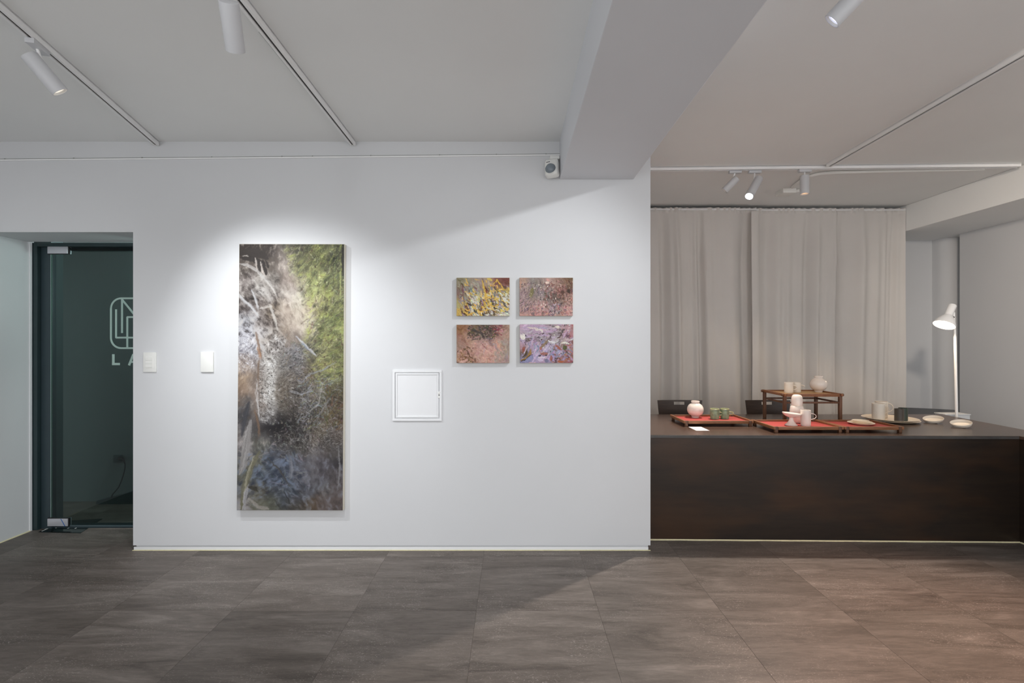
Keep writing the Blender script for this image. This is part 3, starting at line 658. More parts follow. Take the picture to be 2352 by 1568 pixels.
    # trunk outline, pale path and left edge
    S([(.185,.51),(.18,.56),(.19,.61),(.21,.66)], 4, (222,222,224)); S([(.16,.62),(.2,.68),(.2,.72)], 7, (138,112,92), .7)
    S([(.1,.59),(.08,.64),(.04,.72)], 16, (84,84,90), .6); S([(.12,.66),(.09,.72),(.05,.82),(.02,.86)], 26, (168,164,162), .75)
    S([(.2,.78),(.13,.84),(.07,.92),(.04,1)], 20, (134,130,108), .75); S([(.16,.79),(.1,.86),(.06,.95)], 3, (176,172,150), .8)
    S([(.11,.905),(.075,.94),(.06,1)], 12, (172,170,172), .9); S([(.12,.955),(.2,.985),(.3,.995)], 12, (160,154,146), .7)
    S([(.5,.80),(.52,.84),(.5,.88)], 20, (140,142,152), .45); S([(.28,.80),(.4,.85),(.5,.91)], 5, (88,86,84), .7); S([(.95,.76),(.965,.84),(.95,.92)], 4, (150,148,150), .6)
    S([(.44,.93),(.48,.955),(.49,.975)], 3, (50,50,52)); S([(.36,.955),(.4,.98),(.42,1)], 3, (66,66,66)); S([(.1,.91),(.17,.92),(.2,.93)], 14, (84,80,70), .6)
    S([(.985,0),(.985,.12)], 9, (60,58,52), .8); S([(.96,.1),(.96,.2)], 4, (170,176,110), .8)
    return warp(im, 1.6, 7)
def rough(im, a=1.7, k=6.0, A=None):
    h, w = im.shape[:2]; im = warp(warp(im, a, 7), a*.6, 3.5)
    q = lic(rng.standard_normal((h, w)), .8+.9*noise(h, w, 18), 7)
    return im+q[..., None]*k*np.array([1, 1, 1.05])
def small1():
    w, h = 200, 146
    G = [[(150,140,110),(165,150,130),(170,150,140),(180,155,125),(140,90,80),(130,75,65)],[(140,110,100),(150,140,125),(170,150,120),(160,130,110),(140,135,120),(170,150,100)],
         [(185,165,110),(170,150,120),(190,170,110),(180,150,100),(150,125,110),(160,160,150)],[(205,172,92),(175,160,160),(205,200,180),(160,140,140),(180,160,110),(200,195,175)]]
    im = warp(up(G, h, w), 10, 30); a = lambda u, v: .85+.25*math.sin(4*u)
    R = (0, 0, 1, 1)
    scatter(im, 300, R, a, 26, 5, None, .6, .4, .7, bj=22)
    scatter(im, 130, (0,.15,1,.95), a, 26, 3.6, [(90,66,46),(100,84,76),(130,146,142),(166,146,168),(120,66,62),(84,90,96)], .8, .3, .6)
    scatter(im, 110, (.1,.0,1,1), a, 22, 4, [(232,190,84),(226,178,70),(238,204,112)], .92, .35, .9)
    scatter(im, 100, (.15,.35,1,.95), a, 22, 4, [(228,224,202),(214,210,196),(236,232,214)], .9, .4, .9)
    scatter(im, 80, (.1,.5,1,.95), a, 18, 3.2, [(74,54,36),(168,148,172),(112,72,58),(92,96,98)], .9, .4, .8)
    scatter(im, 60, (.3,.3,.95,.85), a, 16, 3.5, [(236,190,78),(242,206,110)], .95, .5, 1.2)
    scatter(im, 50, (.02,.05,.4,.6), lambda u, v: 1.0, 24, 2, [(198,204,190),(160,150,150),(176,168,130)], .7, .3)
    S = lambda p, wd, c: stroke(im, [(u*w, v*h) for u, v in p], wd, c, .92)
    S([(.47,.05),(.5,.2),(.53,.35),(.55,.55),(.6,.72)], 7, (230,186,76)); S([(.7,.15),(.75,.05),(.83,.18),(.87,.3)], 4, (232,188,70)); S([(.58,.02),(.66,.06)], 9, (230,200,90))
    S([(.01,.8),(.04,.95)], 22, (214,176,88)); S([(.15,.88),(.22,.95),(.33,.9)], 7, (232,186,84)); S([(.1,.18),(.13,.6)], 3, (130,80,84)); S([(.88,.5),(.9,.58),(.97,.6)], 9, (226,226,214))
    return im
def small2():
    w, h = 200, 146
    G = [[(182,150,132),(150,138,132),(160,140,130),(190,160,148),(150,118,104),(120,92,66)],[(176,150,142),(146,134,120),(150,138,138),(150,130,124),(140,96,88),(120,86,76)],
         [(168,142,142),(150,132,120),(160,144,140),(118,100,92),(140,112,100),(176,138,126)],[(184,148,146),(180,146,140),(192,150,140),(160,132,136),(160,140,134),(190,152,140)],[(196,150,140),(196,140,132),(204,152,140),(150,128,130),(186,150,136),(196,152,144)]]
    im = warp(up(G, h, w), 8, 26); a = lambda u, v: 1.9-1.2*u
    scatter(im, 500, (0,0,1,1), a, 14, 3, None, .65, .5, 1.0, bj=20)
    scatter(im, 260, (0,.1,.45,.9), lambda u, v: 2.1, 13, 1.6, [(110,92,100),(190,164,160),(140,118,124),(90,76,80)], .8, .4, .8)
    scatter(im, 220, (.45,.05,1,.75), a, 13, 1.9, [(92,74,66),(140,78,70),(196,146,134),(74,60,54)], .75, .7, 1.2)
    scatter(im, 160, (.2,.7,1,1), a, 12, 2.4, [(206,148,140),(160,100,102),(120,100,110),(214,170,156)], .8, .8, 1.2)
    scatter(im, 50, (.56,.65,.75,.95), lambda u, v: 1.2, 10, 1.8, [(86,68,82),(200,180,184)], .85, .8, 1.4)
    S = lambda p, wd, c, al=.9: stroke(im, [(u*w, v*h) for u, v in p], wd, c, al)
    S([(.24,.25),(.22,.4),(.2,.5)], 13, (128,120,66), .7); S([(.9,.3),(.93,.4)], 11, (66,52,44), .8); S([(.77,.38),(.84,.36)], 12, (92,64,56), .8); S([(.63,.4),(.66,.5)], 20, (100,86,76), .6)
    S([(.01,.05),(.015,.3)], 6, (200,152,130), .7); S([(.48,.12),(.54,.14)], 12, (232,208,192)); S([(.5,.02),(.56,.08)], 7, (220,160,150))
    for u, v, r in [(.52,.21,8),(.35,.18,6),(.385,.24,7),(.375,.37,6),(.21,.4,4),(.19,.47,4),(.41,.43,4),(.415,.53,5),(.4,.7,9),(.48,.69,8),(.45,.75,8),(.45,.65,5),(.43,.83,6),(.66,.53,7),(.76,.17,4),(.76,.21,4),(.93,.25,4),(.37,.58,4),(.56,.45,4),(.6,.6,4),(.45,.28,5),(.27,.27,4),(.56,.48,3),(.62,.55,3),(.6,.63,3),(.3,.65,3),(.36,.5,3),(.49,.55,3)]:
        S([(u, v), (u+.006, v+.01)], r, (236,220,206), .95)
    for k in range(40):
        u, v = .4+.35*rng.random(), .1+.8*rng.random(); S([(u, v), (u+.004, v+.004)], 2.6, (228,190,178), .9)
    return im
def small3():
    w, h = 200, 146
    G = [[(150,105,72),(150,110,90),(110,92,74),(90,76,66),(128,84,78),(170,140,120)],[(160,116,98),(176,138,124),(130,112,100),(104,90,84),(160,120,112),(178,146,126)],
         [(158,122,106),(176,138,120),(184,148,138),(170,134,126),(190,152,134),(172,148,134)],[(168,134,120),(188,146,128),(198,156,144),(206,158,142),(206,160,140),(164,146,134)],
         [(170,130,106),(182,140,122),(192,148,136),(208,160,144),(190,156,140),(166,146,130)],[(176,136,112),(160,116,94),(190,148,132),(208,160,142),(186,150,136),(190,154,142)]]
    im = warp(up(G, h, w), 9, 30); a = lambda u, v: .7
    scatter(im, 420, (0,0,1,1), a, 22, 5, None, .5, .8, 1.1, bj=13)
    scatter(im, 240, (.2,0,.75,.32), lambda u, v: .4, 10, 2.4, [(66,54,48),(90,76,58),(176,140,128),(120,78,76),(58,52,58),(110,98,60)], .85, .8, 1.3)
    scatter(im, 40, (.68,.0,.85,.25), lambda u, v: .3, 9, 2.4, [(150,64,76),(200,150,142)], .85, .7)
    scatter(im, 90, (0,.55,.32,1), lambda u, v: .95, 14, 3, [(130,88,54),(204,160,146),(96,66,48),(180,140,120)], .75, .5, 1.0)
    scatter(im, 160, (.3,.4,.85,1), lambda u, v: .8, 18, 3, [(214,166,150),(196,148,136),(206,178,170),(180,128,120)], .5, .6, 1.0)
    scatter(im, 60, (.72,.4,1,.95), lambda u, v: 1.2, 20, 6, [(150,140,134),(170,152,142)], .4, .5)
    S = lambda p, wd, c, al=.9: stroke(im, [(u*w, v*h) for u, v in p], wd, c, al)
    S([(.28,.12),(.36,.17),(.46,.2),(.5,.3)], 9, (72,62,62), .75); S([(.28,.4),(.34,.37),(.4,.355)], 3, (70,60,60)); S([(.3,.3),(.38,.28),(.43,.29)], 3, (84,72,62))
    S([(.54,.34),(.6,.365),(.68,.365)], 3, (104,96,104)); S([(.63,.33),(.67,.34)], 3, (228,210,196)); S([(.46,.48),(.5,.54),(.56,.6)], 3, (150,90,88)); S([(.6,.42),(.64,.5),(.68,.55)], 12, (140,112,112), .6)
    S([(.68,.47),(.71,.52)], 6, (176,164,164)); S([(.5,.62),(.6,.7),(.7,.78)], 3, (222,176,158)); S([(.34,.85),(.35,.98)], 8, (120,80,62), .8); S([(.05,.97),(.15,.94),(.2,.9)], 8, (214,170,158), .8)
    S([(.14,.6),(.15,.66)], 6, (100,76,50)); S([(.19,.66),(.24,.78)], 6, (108,76,62)); S([(.74,.4),(.78,.55),(.84,.68)], 8, (224,160,140), .6)
    return im
def small4():
    w, h = 200, 146
    G = [[(196,164,186),(190,164,188),(176,158,172),(160,140,148),(190,160,164),(176,132,136)],[(196,180,190),(170,150,172),(160,146,158),(150,140,146),(176,150,164),(180,120,128)],
         [(180,160,190),(160,144,152),(166,146,152),(184,168,176),(180,160,156),(170,140,150)],[(176,140,150),(180,158,184),(176,152,156),(170,156,176),(150,130,110),(160,130,140)],
         [(120,100,90),(176,156,186),(180,150,160),(176,164,190),(150,150,176),(170,120,120)],[(140,136,168),(170,156,190),(180,150,176),(160,146,176),(180,120,108),(160,96,100)]]
    im = warp(up(G, h, w), 9, 28)
    a = lambda u, v: (0 if v < .3 else -.9+.8*u)
    scatter(im, 300, (0,0,1,1), a, 22, 5, None, .65, .5, .8, bj=16)
    scatter(im, 150, (.35,.0,1,.75), lambda u, v: -.6, 11, 3, [(84,72,76),(226,218,212),(110,92,96),(190,164,190),(150,86,88),(96,98,112)], .85, .9, 1.2)
    scatter(im, 110, (.0,.22,.6,.5), lambda u, v: .1, 11, 2.8, [(80,66,66),(150,126,136),(112,96,92),(200,180,196)], .8, .4, 1.0)
    scatter(im, 90, (.55,.55,1,1), lambda u, v: .6, 14, 4, [(160,92,78),(176,150,186),(130,140,172),(186,120,100),(84,74,78)], .8, .8, 1.1)
    scatter(im, 90, (.1,.45,.75,.95), lambda u, v: -1.0, 20, 4.5, [(192,168,200),(180,160,192),(206,184,206),(132,140,172)], .75, .35, .6)
    scatter(im, 50, (0,.02,.45,.3), lambda u, v: .05, 40, 4, [(198,170,200),(186,158,186),(206,180,196)], .8, .08, .1)
    S = lambda p, wd, c, al=.93: stroke(im, [(u*w, v*h) for u, v in p], wd, c, al)
    S([(.14,.08),(.25,.09),(.34,.1)], 7, (222,206,196)); S([(.28,.14),(.36,.13),(.4,.15),(.41,.21)], 6, (236,228,214)); S([(.02,.28),(.06,.34),(.09,.34)], 16, (238,232,218)); S([(.06,.24),(.09,.33)], 8, (236,230,220))
    S([(.2,.64),(.19,.74),(.12,.87),(.01,.92)], 8, (168,126,62)); S([(.13,.64),(.11,.76),(.04,.84)], 7, (86,70,48)); S([(.0,.95),(.1,.9),(.2,.78)], 3, (50,40,34)); S([(.08,.96),(.2,.86),(.22,.8)], 15, (140,142,180), .8)
    S([(.08,.58),(.05,.72)], 9, (160,88,74)); S([(.38,.73),(.45,.76),(.51,.74)], 12, (172,112,102)); S([(.34,.8),(.4,.78)], 4, (70,60,60)); S([(.46,.79),(.51,.78)], 5, (64,60,62)); S([(.32,.83),(.42,.84),(.5,.83)], 3, (232,222,220))
    S([(.14,.45),(.11,.62),(.07,.78)], 4, (206,182,200)); S([(.36,.7),(.28,.85),(.22,.97)], 7, (200,176,204)); S([(.52,.4),(.46,.5),(.38,.6)], 8, (150,124,96)); S([(.39,.58),(.38,.64)], 9, (184,116,100))
    S([(.66,.5),(.72,.6),(.77,.66)], 8, (166,96,78)); S([(.82,.55),(.84,.64)], 17, (84,92,48), .85); S([(.76,.47),(.84,.46),(.92,.5)], 7, (232,228,214)); S([(.52,.42),(.6,.45),(.68,.46)], 8, (222,218,220))
    S([(.88,.13),(.84,.26),(.78,.36)], 5, (196,164,190)); S([(.7,.22),(.77,.22),(.75,.3),(.69,.36)], 4, (78,62,54)); S([(.66,.05),(.74,.07)], 9, (232,222,206)); S([(.58,.8),(.58,.95)], 8, (166,96,84)); S([(.7,.93),(.8,.96)], 8, (176,96,60))
    S([(.64,.87),(.72,.87)], 3, (60,56,70)); S([(.46,.9),(.52,.95)], 16, (110,112,140), .8); S([(.33,.88),(.42,.92)], 14, (206,190,214), .8); S([(.97,.4),(.98,.5)], 8, (140,92,88)); S([(.1,.985),(.3,.985)], 3, (240,190,190)); S([(.12,.3),(.1,.26)], 4, (60,60,72))
    return im

def painting(label, quad, t, img, seedname='painting', group=None):
    # quad: pixel corners TL, TR, BR, BL of the front face
    Yf = WY-t-.002
    c = [P(x, y, Yf) for x, y in quad]
    cen = (c[0]+c[1]+c[2]+c[3])/4
    th = thing('painting', label, 'painting', (cen.x, WY, cen.z), group)
    v = [(p.x, WY-.0015, p.z) for p in c]; f = [(p.x, Yf, p.z) for p in c]
    m = MB().add([f[3], f[2], v[2], v[3], f[0], f[1], v[1], v[0]], [(3,2,1,0),(4,5,6,7),(0,1,5,4),(1,2,6,5),(2,3,7,6),(3,0,4,7)])
    obj('canvas', m, M['canvas'], th, bevel=.0015, seg=2)
    h, w = img.shape[:2]; s = np.clip(img/255, 0, 1); L = np.where(s <= .04045, s/12.92, ((s+.055)/1.055)**2.4)
    U, V = np.meshgrid(np.linspace(0, 1, w), np.linspace(0, 1, h)); C = np.array([[p.x, p.z] for p in c])
    pos = (C[0]*((1-U)*(1-V))[..., None]+C[1]*(U*(1-V))[..., None]+C[2]*(U*V)[..., None]+C[3]*((1-U)*V)[..., None])
    lum = s.mean(axis=2); co = np.zeros((h*w, 3)); co[:, 0] = pos[..., 0].ravel()-cen.x; co[:, 2] = pos[..., 1].ravel()-cen.z
    co[:, 1] = (Yf-.0006-WY) - .0012*lum.ravel()
    e = np.ones((h, w)); e[0] = e[-1] = 0; e[:, 0] = e[:, -1] = 0
    co[:, 1] = np.where(e.ravel() > 0, co[:, 1], Yf+.001-WY)
    idx = np.arange(h*w).reshape(h, w)
    q = np.stack([idx[1:, :-1], idx[1:, 1:], idx[:-1, 1:], idx[:-1, :-1]], -1).reshape(-1, 4)
    me = bpy.data.meshes.new('painted_surface'); me.vertices.add(h*w); me.vertices.foreach_set('co', co.ravel())
    me.loops.add(q.size); me.loops.foreach_set('vertex_index', q.ravel().astype(np.int32))
    me.polygons.add(len(q)); me.polygons.foreach_set('loop_start', np.arange(0, q.size, 4, dtype=np.int32)); me.polygons.foreach_set('loop_total', np.full(len(q), 4, np.int32))
    me.update(); me.validate()
    at = me.color_attributes.new('paint', 'FLOAT_COLOR', 'POINT'); at.data.foreach_set('color', np.concatenate([L.reshape(-1, 3), np.ones((h*w, 1))], 1).ravel().astype(np.float32))
    me.materials.append(M['paint']); me.shade_smooth()
    o = bpy.data.objects.new('painted_surface', me); COL.objects.link(o); o.parent = th
    return th
def tone(im, k=1.0, g=1.0, sat=.80, blur=.45):
    b = im.copy(); b[1:-1, 1:-1] = (im[:-2, 1:-1]+im[2:, 1:-1]+im[1:-1, :-2]+im[1:-1, 2:]+im[:-2, :-2]+im[2:, 2:]+im[:-2, 2:]+im[2:, :-2])/8; im = im*(1-blur)+b*blur
    m = im.mean(axis=2, keepdims=True); im = m+(im-m)*sat
    return np.clip(255*k*(np.clip(im, 0, 255)/255)**g, 0, 255)
painting('tall vertical landscape painting of rocks, dark stream and green foliage', [(549.5,560),(791,560.5),(787.5,1172),(543.5,1171.5)], .034, tone(big_painting(), .94, 1.18))
gp = None
painting('small abstract painting with yellow and cream slashes, upper left of the four', [(1048.5,637.5),(1170.5,637.5),(1170.5,725.5),(1048.5,725.5)], .026, tone(rough(small1()), .98, 1.05, sat=.88, blur=.2))
painting('small greyish pink abstract painting with pale dots, upper right of the four', [(1193,637.5),(1316,637.5),(1315.5,725.5),(1193,725.5)], .026, tone(rough(small2()), 1.0, 1.05, sat=.88, blur=.2))
painting('small salmon pink abstract painting with dark patch at top, lower left of the four', [(1048.5,745.5),(1170.5,745.5),(1170,833.5),(1048.5,833.5)], .026, tone(rough(small3()), 1.02, 1.05, sat=.88, blur=.2))
painting('small lilac abstract painting with ochre curve, lower right of the four', [(1193.5,744.5),(1317,744.5),(1316.5,833.5),(1194,833.5)], .026, tone(rough(small4()), 1.0, 1.05, sat=.88, blur=.2))

# ---------------------------------------------------------------- counter
CZ = .705
ct = thing('reception_counter', 'long dark-stained wooden counter on the right under the trays', 'counter', (2.2, 3.6, 0))
fl_, fr_ = Vector((XE+.003, 3.240, 0)), Vector((3.357, 3.195, 0))
def cb4(p): return [(x, y) for x, y in p]
def slab(poly, z0, z1): return MB().prism(poly, lambda p, t: Vector((p[0], p[1], z0+(z1-z0)*t)))
top_poly = [(XE+.003, 3.236), (3.348, 3.192), (3.348, 2.35), (3.60, 2.35), (3.60, 3.19), (3.69, 4.15), (XE+.003, 4.15)]
obj('countertop', slab(top_poly, CZ-.0215, CZ), M['counter_top'], ct, bevel=.0015, seg=1)
ed = MB().bar((XE+.003, 3.2345, CZ-.011), (3.346, 3.1905, CZ-.011), .003, .019)
obj('edge_band', ed, M['counter_edge'], ct, bevel=.0008, seg=1)
obj('front_panel', slab([(XE+.003, 3.241), (3.356, 3.197), (3.356, 3.217), (XE+.003, 3.261)], 0.002, CZ-.0216), M['counter_front'], ct, smooth=False)
obj('side_panel', slab([(3.3575, 2.36), (3.3775, 2.36), (3.3775, 3.217), (3.3575, 3.217)], 0.002, CZ-.0216), M['counter_front'], ct, smooth=False)
obj('end_panel', slab([(3.56, 2.36), (3.585, 2.36), (3.585, 3.19), (3.66, 4.10), (3.635, 4.10), (3.56, 3.19)], 0.002, CZ-.0216), M['counter_front'], ct, smooth=False)
obj('kickboard', slab([(3.38, 2.36), (3.558, 2.36), (3.558, 2.38), (3.38, 2.38)], 0.002, CZ-.0216), M['counter_front'], ct, smooth=False)
ck = MB(); n = 60; rr = random.Random(3)
ys_ = [3.2405+(3.1965-3.2405)*i/n for i in range(n+1)]
for i in range(n):
    x0, x1 = XE+.003+(3.357-XE-.003)*i/n, XE+.003+(3.357-XE-.003)*(i+1)/n; a = .006+.0018*math.sin(i*.9)+rr.random()*.001
    ck.hexa([(x0,ys_[i]-a,0.0002),(x1,ys_[i+1]-a,0.0002),(x1,ys_[i+1],0.0002),(x0,ys_[i],0.0002),(x0,ys_[i]-a*.4,.004),(x1,ys_[i+1]-a*.4,.004),(x1,ys_[i+1]-.0002,.007),(x0,ys_[i]-.0002,.007)])
ck.hexa([(3.349,2.36,.0002),(3.3573,2.36,.0002),(3.3573,3.19,.0002),(3.349,3.19,.0002),(3.353,2.36,.004),(3.3573,2.36,.007),(3.3573,3.19,.007),(3.353,3.19,.004)])
obj('sealant_bead', ck, M['caulk'], ct)

# ---------------------------------------------------------------- curtains
def curtain(label, xa, xb, y, folds, seed, hem=None):
    r = random.Random(seed); n = int((xb-xa)/.006); zs = [2.735, 2.722, 2.705, 2.684, 2.677, 2.67, 2.6, 2.45, 2.2, 1.9, 1.5, 1.1, .7, .3, .03]
    ph = [r.random()*6.28 for _ in range(8)]
    vs = []
    for k, z in enumerate(zs):
        g = max(0, (z-2.67)/.065); dn = min(1, (2.7-z)/.6+.25) 
        for i in range(n+1):
            x = xa+(xb-xa)*i/n; xx = x + .02*math.sin(z*1.3+x*2)*(1-g)
            q1 = xx*13+1.6*math.sin(xx*3.1+ph[0])+ph[1]; d = .032*(math.sin(q1)+.35*math.sin(2*q1+.9))+.010*math.sin(xx*31+2*math.sin(xx*5+ph[2]))+.004*math.sin(xx*70+3*math.sin(xx*7+ph[5]))
            for (px, wd, am) in folds:
                fx = (px-1176)/F*y; q = (xx-fx)/wd
                d += am*math.exp(-q*q) - .5*am*math.exp(-((xx-fx-1.5*wd)/wd)**2)
            d *= dn
            d += g*.010*math.sin(x*95+3*math.sin(x*9+ph[3]))+ (.35+.65*g)*.004*math.sin(x*60+ph[4])
            if .10 < g < .3: d += .004
            vs.append((x, y-d, z))
    m = MB().add(vs, [(k*(n+1)+i, k*(n+1)+i+1, (k+1)*(n+1)+i+1, (k+1)*(n+1)+i) for k in range(len(zs)-1) for i in range(n)])
    t = thing('curtain', label, 'curtain', ((xa+xb)/2, y, 0))
    obj('cloth', m, M['curtain'], t, angle=180)
    rd = MB().tube([(xa, y, 2.716), (xb, y, 2.716)], .008); obj('rod', rd, M['white_metal'], t)
    if hem is not None:
        hm = MB(); vv = []
        for z in zs[3:]:
            s = .012*math.sin(z*1.7); x0 = hem+s-.02*(2.7-z)/2.7
            vv += [(x0, y-.060, z), (x0+.045, y-.064, z), (x0+.085, y-.055, z), (x0+.09, y-.03, z)]
        k = len(zs[3:]); hm.add(vv, [(a*4+i, a*4+i+1, (a+1)*4+i+1, (a+1)*4+i) for a in range(k-1) for i in range(3)])
        obj('side_hem', hm, M['curtain'], t, angle=180)
    return t
YC = 5.085
curtain('left cream curtain panel hanging behind the moon jar and green mugs', XE+.004, (1737-1176)/F*YC, YC,
        [(1512, .03, .035), (1555, .035, .03), (1600, .03, .035), (1619, .025, .02), (1686, .05, .035), (1715, .03, -.03)], 3, hem=(1722-1176)/F*YC)
curtain('right cream curtain panel hanging behind the wooden stand and cups', (1738-1176)/F*YC, 4.155, YC+.02,
        [(1782, .05, .03), (1800, .03, -.02), (1843, .04, .03), (1875, .035, .025), (1917, .022, .045), (1975, .05, .03), (2032, .025, .03), (2052, .03, -.02), (2080, .025, .03)], 9)

# ---------------------------------------------------------------- chairs
def chair(label, cx, cy, mat, rot=0, ztop=.80, low=False):
    t = thing('chair', label, 'chair', (cx, cy, 0)); R_ = Matrix.Translation((cx, cy, 0)) @ Matrix.Rotation(rot, 4, 'Z')
    def put(name, m, bv=.003): m.v = [R_ @ v for v in m.v]; return obj(name, m, mat, t, bevel=bv)
    zb = ztop-.34 if not low else ztop-.25
    # backrest with hand hole, slightly curved, four strips around the hole
    def bpt(u, v, k): # u -1..1, v 0..1
        w = .172+.030*v; return Vector((u*w, .055*(v-1)*-.0+.02*v-.035*(1-u*u)*-1*.5 - .012*k, zb+(ztop-zb)*v))
    m = MB(); us = [-1, -.75, -.5, -.25, 0, .25, .5, .75, 1]; vs = [0, .3, .6, .84, .93, 1.0]; vs[3:5] = [.875, .955]
    ok = lambda i, j: not (3-1 < i+0 and False)
    hole = {(3, 3), (4, 3)} if not low else set()
    P_ = {}
    for k in (0, 1):
        for i, u in enumerate(us):
            for j, v in enumerate(vs): P_[(i, j, k)] = len(m.v); m.v.append(bpt(u, v, k))
    cells = {(i, j) for i in range(8) for j in range(5)} - hole
    for (i, j) in cells:
        m.f.append((P_[i,j,0], P_[i+1,j,0], P_[i+1,j+1,0], P_[i,j+1,0])); m.f.append((P_[i,j,1], P_[i,j+1,1], P_[i+1,j+1,1], P_[i+1,j,1]))
        for (di, dj, a, b) in ((0,-1,(i,j),(i+1,j)), (0,1,(i,j+1),(i+1,j+1)), (-1,0,(i,j),(i,j+1)), (1,0,(i+1,j),(i+1,j+1))):
            if (i+di, j+dj) not in cells: m.f.append((P_[(*a,0)], P_[(*b,0)], P_[(*b,1)], P_[(*a,1)]))
    put('backrest', m, 0)
    put('seat', MB().hexa([(-.2,-.42,.43),(.2,-.42,.43),(.18,-.02,.42),(-.18,-.02,.42),(-.2,-.42,.445),(.2,-.42,.445),(.18,-.02,.435),(-.18,-.02,.435)]), .006)
    for sx in (-1, 1):
        put('leg', MB().bar((sx*.18, -.38, .43), (sx*.2, -.40, .0), .024, .024, (0,1,0)))
        put('leg', MB().bar((sx*.15, .005, zb+.1), (sx*.18, .02, .0), .024, .024, (0,1,0)))
    return t
chair('dark brown plywood chair with slotted back behind the moon jar on the red tray', P(1562.5, 0, 4.37).x, 4.37, M['chair'], ztop=.797)
chair('dark brown plywood chair partly hidden behind the tall wooden stand', P(1765, 0, 4.37).x, 4.37, M['chair'], ztop=.797)
chair('low grey chair behind the right end of the counter, below the lamp', 4.19, 4.83, M['chair_grey'], rot=-.45, ztop=.655, low=True)
cab = thing('cabinet', 'low white cabinet just behind the counter end, under the lamp', 'cabinet', (3.84, 4.22, 0))
obj('body', MB().box((3.735, 4.165, 0.001), (3.945, 4.27, .694)), M['cabinet'], cab, bevel=.002)
obj('cabinet_top', MB().box((3.73, 4.16, .6942), (3.95, 4.275, .7035)), M['cabinet'], cab, bevel=.002)

# ---------------------------------------------------------------- floor lamp
lt = thing('floor_lamp', 'white floor lamp with conical lit shade behind the counter end', 'floor lamp', (3.75, 4.06, 0))
LY = 4.10
obj('base', MB().lathe([(0, .0003), (.074, .0003), (.078, .004), (.076, .016), (.02, .022), (0, .022)], Matrix.Translation((3.755, 4.055, 0))), M['white_metal'], lt)
pb, pm, pt = Vector((3.747, 4.06, .015)), P(2193.5, 772, LY), P(2191, 717, LY)
obj('pole', MB().tube([pb, pm], .0105), M['white_metal'], lt)
obj('upper_pole', MB().tube([pm, pt], .008), M['white_metal'], lt)
hax = Vector((-.48, -.12, -.86)).normalized(); disc = P(2168.3, 746.5, LY-.03); L = .20
Mh = frame_matrix(disc-hax*L, hax)
prof = [(0, 0), (.020, 0), (.026, .004), (.028, .012), (.028, .105), (.040, .118), (.060, .150), (.076, .188), (.0775, L), (.0745, L), (.072, .188), (.056, .154), (.03, .122), (0, .115)]
obj('lamp_shade', MB().lathe(prof, Mh, 48), M['white_metal'], lt)
obj('diffuser', MB().lathe([(0, L-.004), (.0742, L-.004), (.0742, L-.007), (0, L-.007)], Mh, 40), M['shade_glow'], lt)
kn = P(2188.3, 728.5, LY-.03)
kk = obj('knob', MB().lathe([(0,.012),(.006,.012),(.0075,.008),(.0075,0)], frame_matrix(kn, (-.1,-1,0)), 16), M['black'], lt)
obj('joint', MB().tube([pt-Vector((0,0,.035)), kn+Vector((0,.004,0))], .007), M['white_metal'], lt)
ld = bpy.data.lights.new('lamp_beam', 'SPOT'); ld.energy = PW['floor_lamp']; ld.color = (1, .74, .5); ld.spot_size = math.radians(165); ld.spot_blend = .35; ld.shadow_soft_size = .03
lo = bpy.data.objects.new('lamp_beam', ld); COL.objects.link(lo); lo.parent = lt; lo.location = disc+hax*.004-lt.location
lo.rotation_mode = 'QUATERNION'; lo.rotation_quaternion = hax.to_track_quat('-Z', 'Y')

# ---------------------------------------------------------------- trays and stand
def tray(label, x0, x1, y0, y1, z=CZ, hgt=.042, inset='red', skew=0):
    t = thing('tray', label, 'tray', ((x0+x1)/2, (y0+y1)/2, z), 'wooden trays on the counter')
    zr0, zr1 = z+hgt-.021, z+hgt
    s = .010
    for (xx, yy) in ((x0+.022, y0+s), (x1-.022, y0+s), (x0+.022, y1-s), (x1-.022, y1-s)):
        obj('foot', MB().box((xx-.010, yy-s, z+.0003), (xx+.010, yy+s, zr1-.003)), M['walnut_dark'], t, bevel=.0015)
    for yy in (y0, y1-.016):
        a = (x0+.034, yy, zr0); b = (x1-.034, yy+.016, zr1)
        obj('rail', MB().box(a, b), M['walnut'], t, bevel=.002)
    for xx in (x0, x1-.014):
        m = MB().box((xx, y0-.004, zr0+.002), (xx+.014 , y1+.004, zr1+.002)); obj('side_rail', m, M['walnut'], t, bevel=.005, seg=3)
    for xx in (x0+.012, x1-.034):
        for yy in (y0+.001, y1-.017): obj('joint_block', MB().box((xx+.001, yy, zr0+.001), (xx+.021, yy+.015, zr1+.001)), M['walnut_dark'], t, bevel=.003)
    obj('lining', MB().box((x0+.013, y0+.015, zr0+.004), (x1-.013, y1-.015, zr0+.009)), M[inset], t)
    return t, zr0+.0095
T1, tz = tray('red-lined wooden tray holding the moon jar and two green mugs', 1.258, 1.772, 3.545, 3.85)
T2, _ = tray('red-lined wooden tray holding the footed dish, gourd bottle and tall mug', 1.783, 2.262, 3.297, 3.608)
T3, _ = tray('red-lined wooden tray holding the stack of small plates', 2.267, 2.672, 3.297, 3.608)
st = thing('display_stand', 'tall wooden display stand with tan top behind the red trays', 'stand', (2.28, 3.81, CZ))
SX0, SX1, SY0, SY1, SZ = 2.045, 2.505, 3.652, 3.965, .934
for xx in (SX0+.02, SX1-.02):
    for yy in (SY0+.011, SY1-.011):
        obj('leg', MB().box((xx-.0105, yy-.0105, CZ+.0003), (xx+.0105, yy+.0105, SZ-.004)), M['walnut_dark'], st, bevel=.002)
for yy in (SY0, SY1-.016): obj('top_rail', MB().box((SX0+.031, yy, SZ-.022), (SX1-.031, yy+.016, SZ)), M['walnut'], st, bevel=.002)
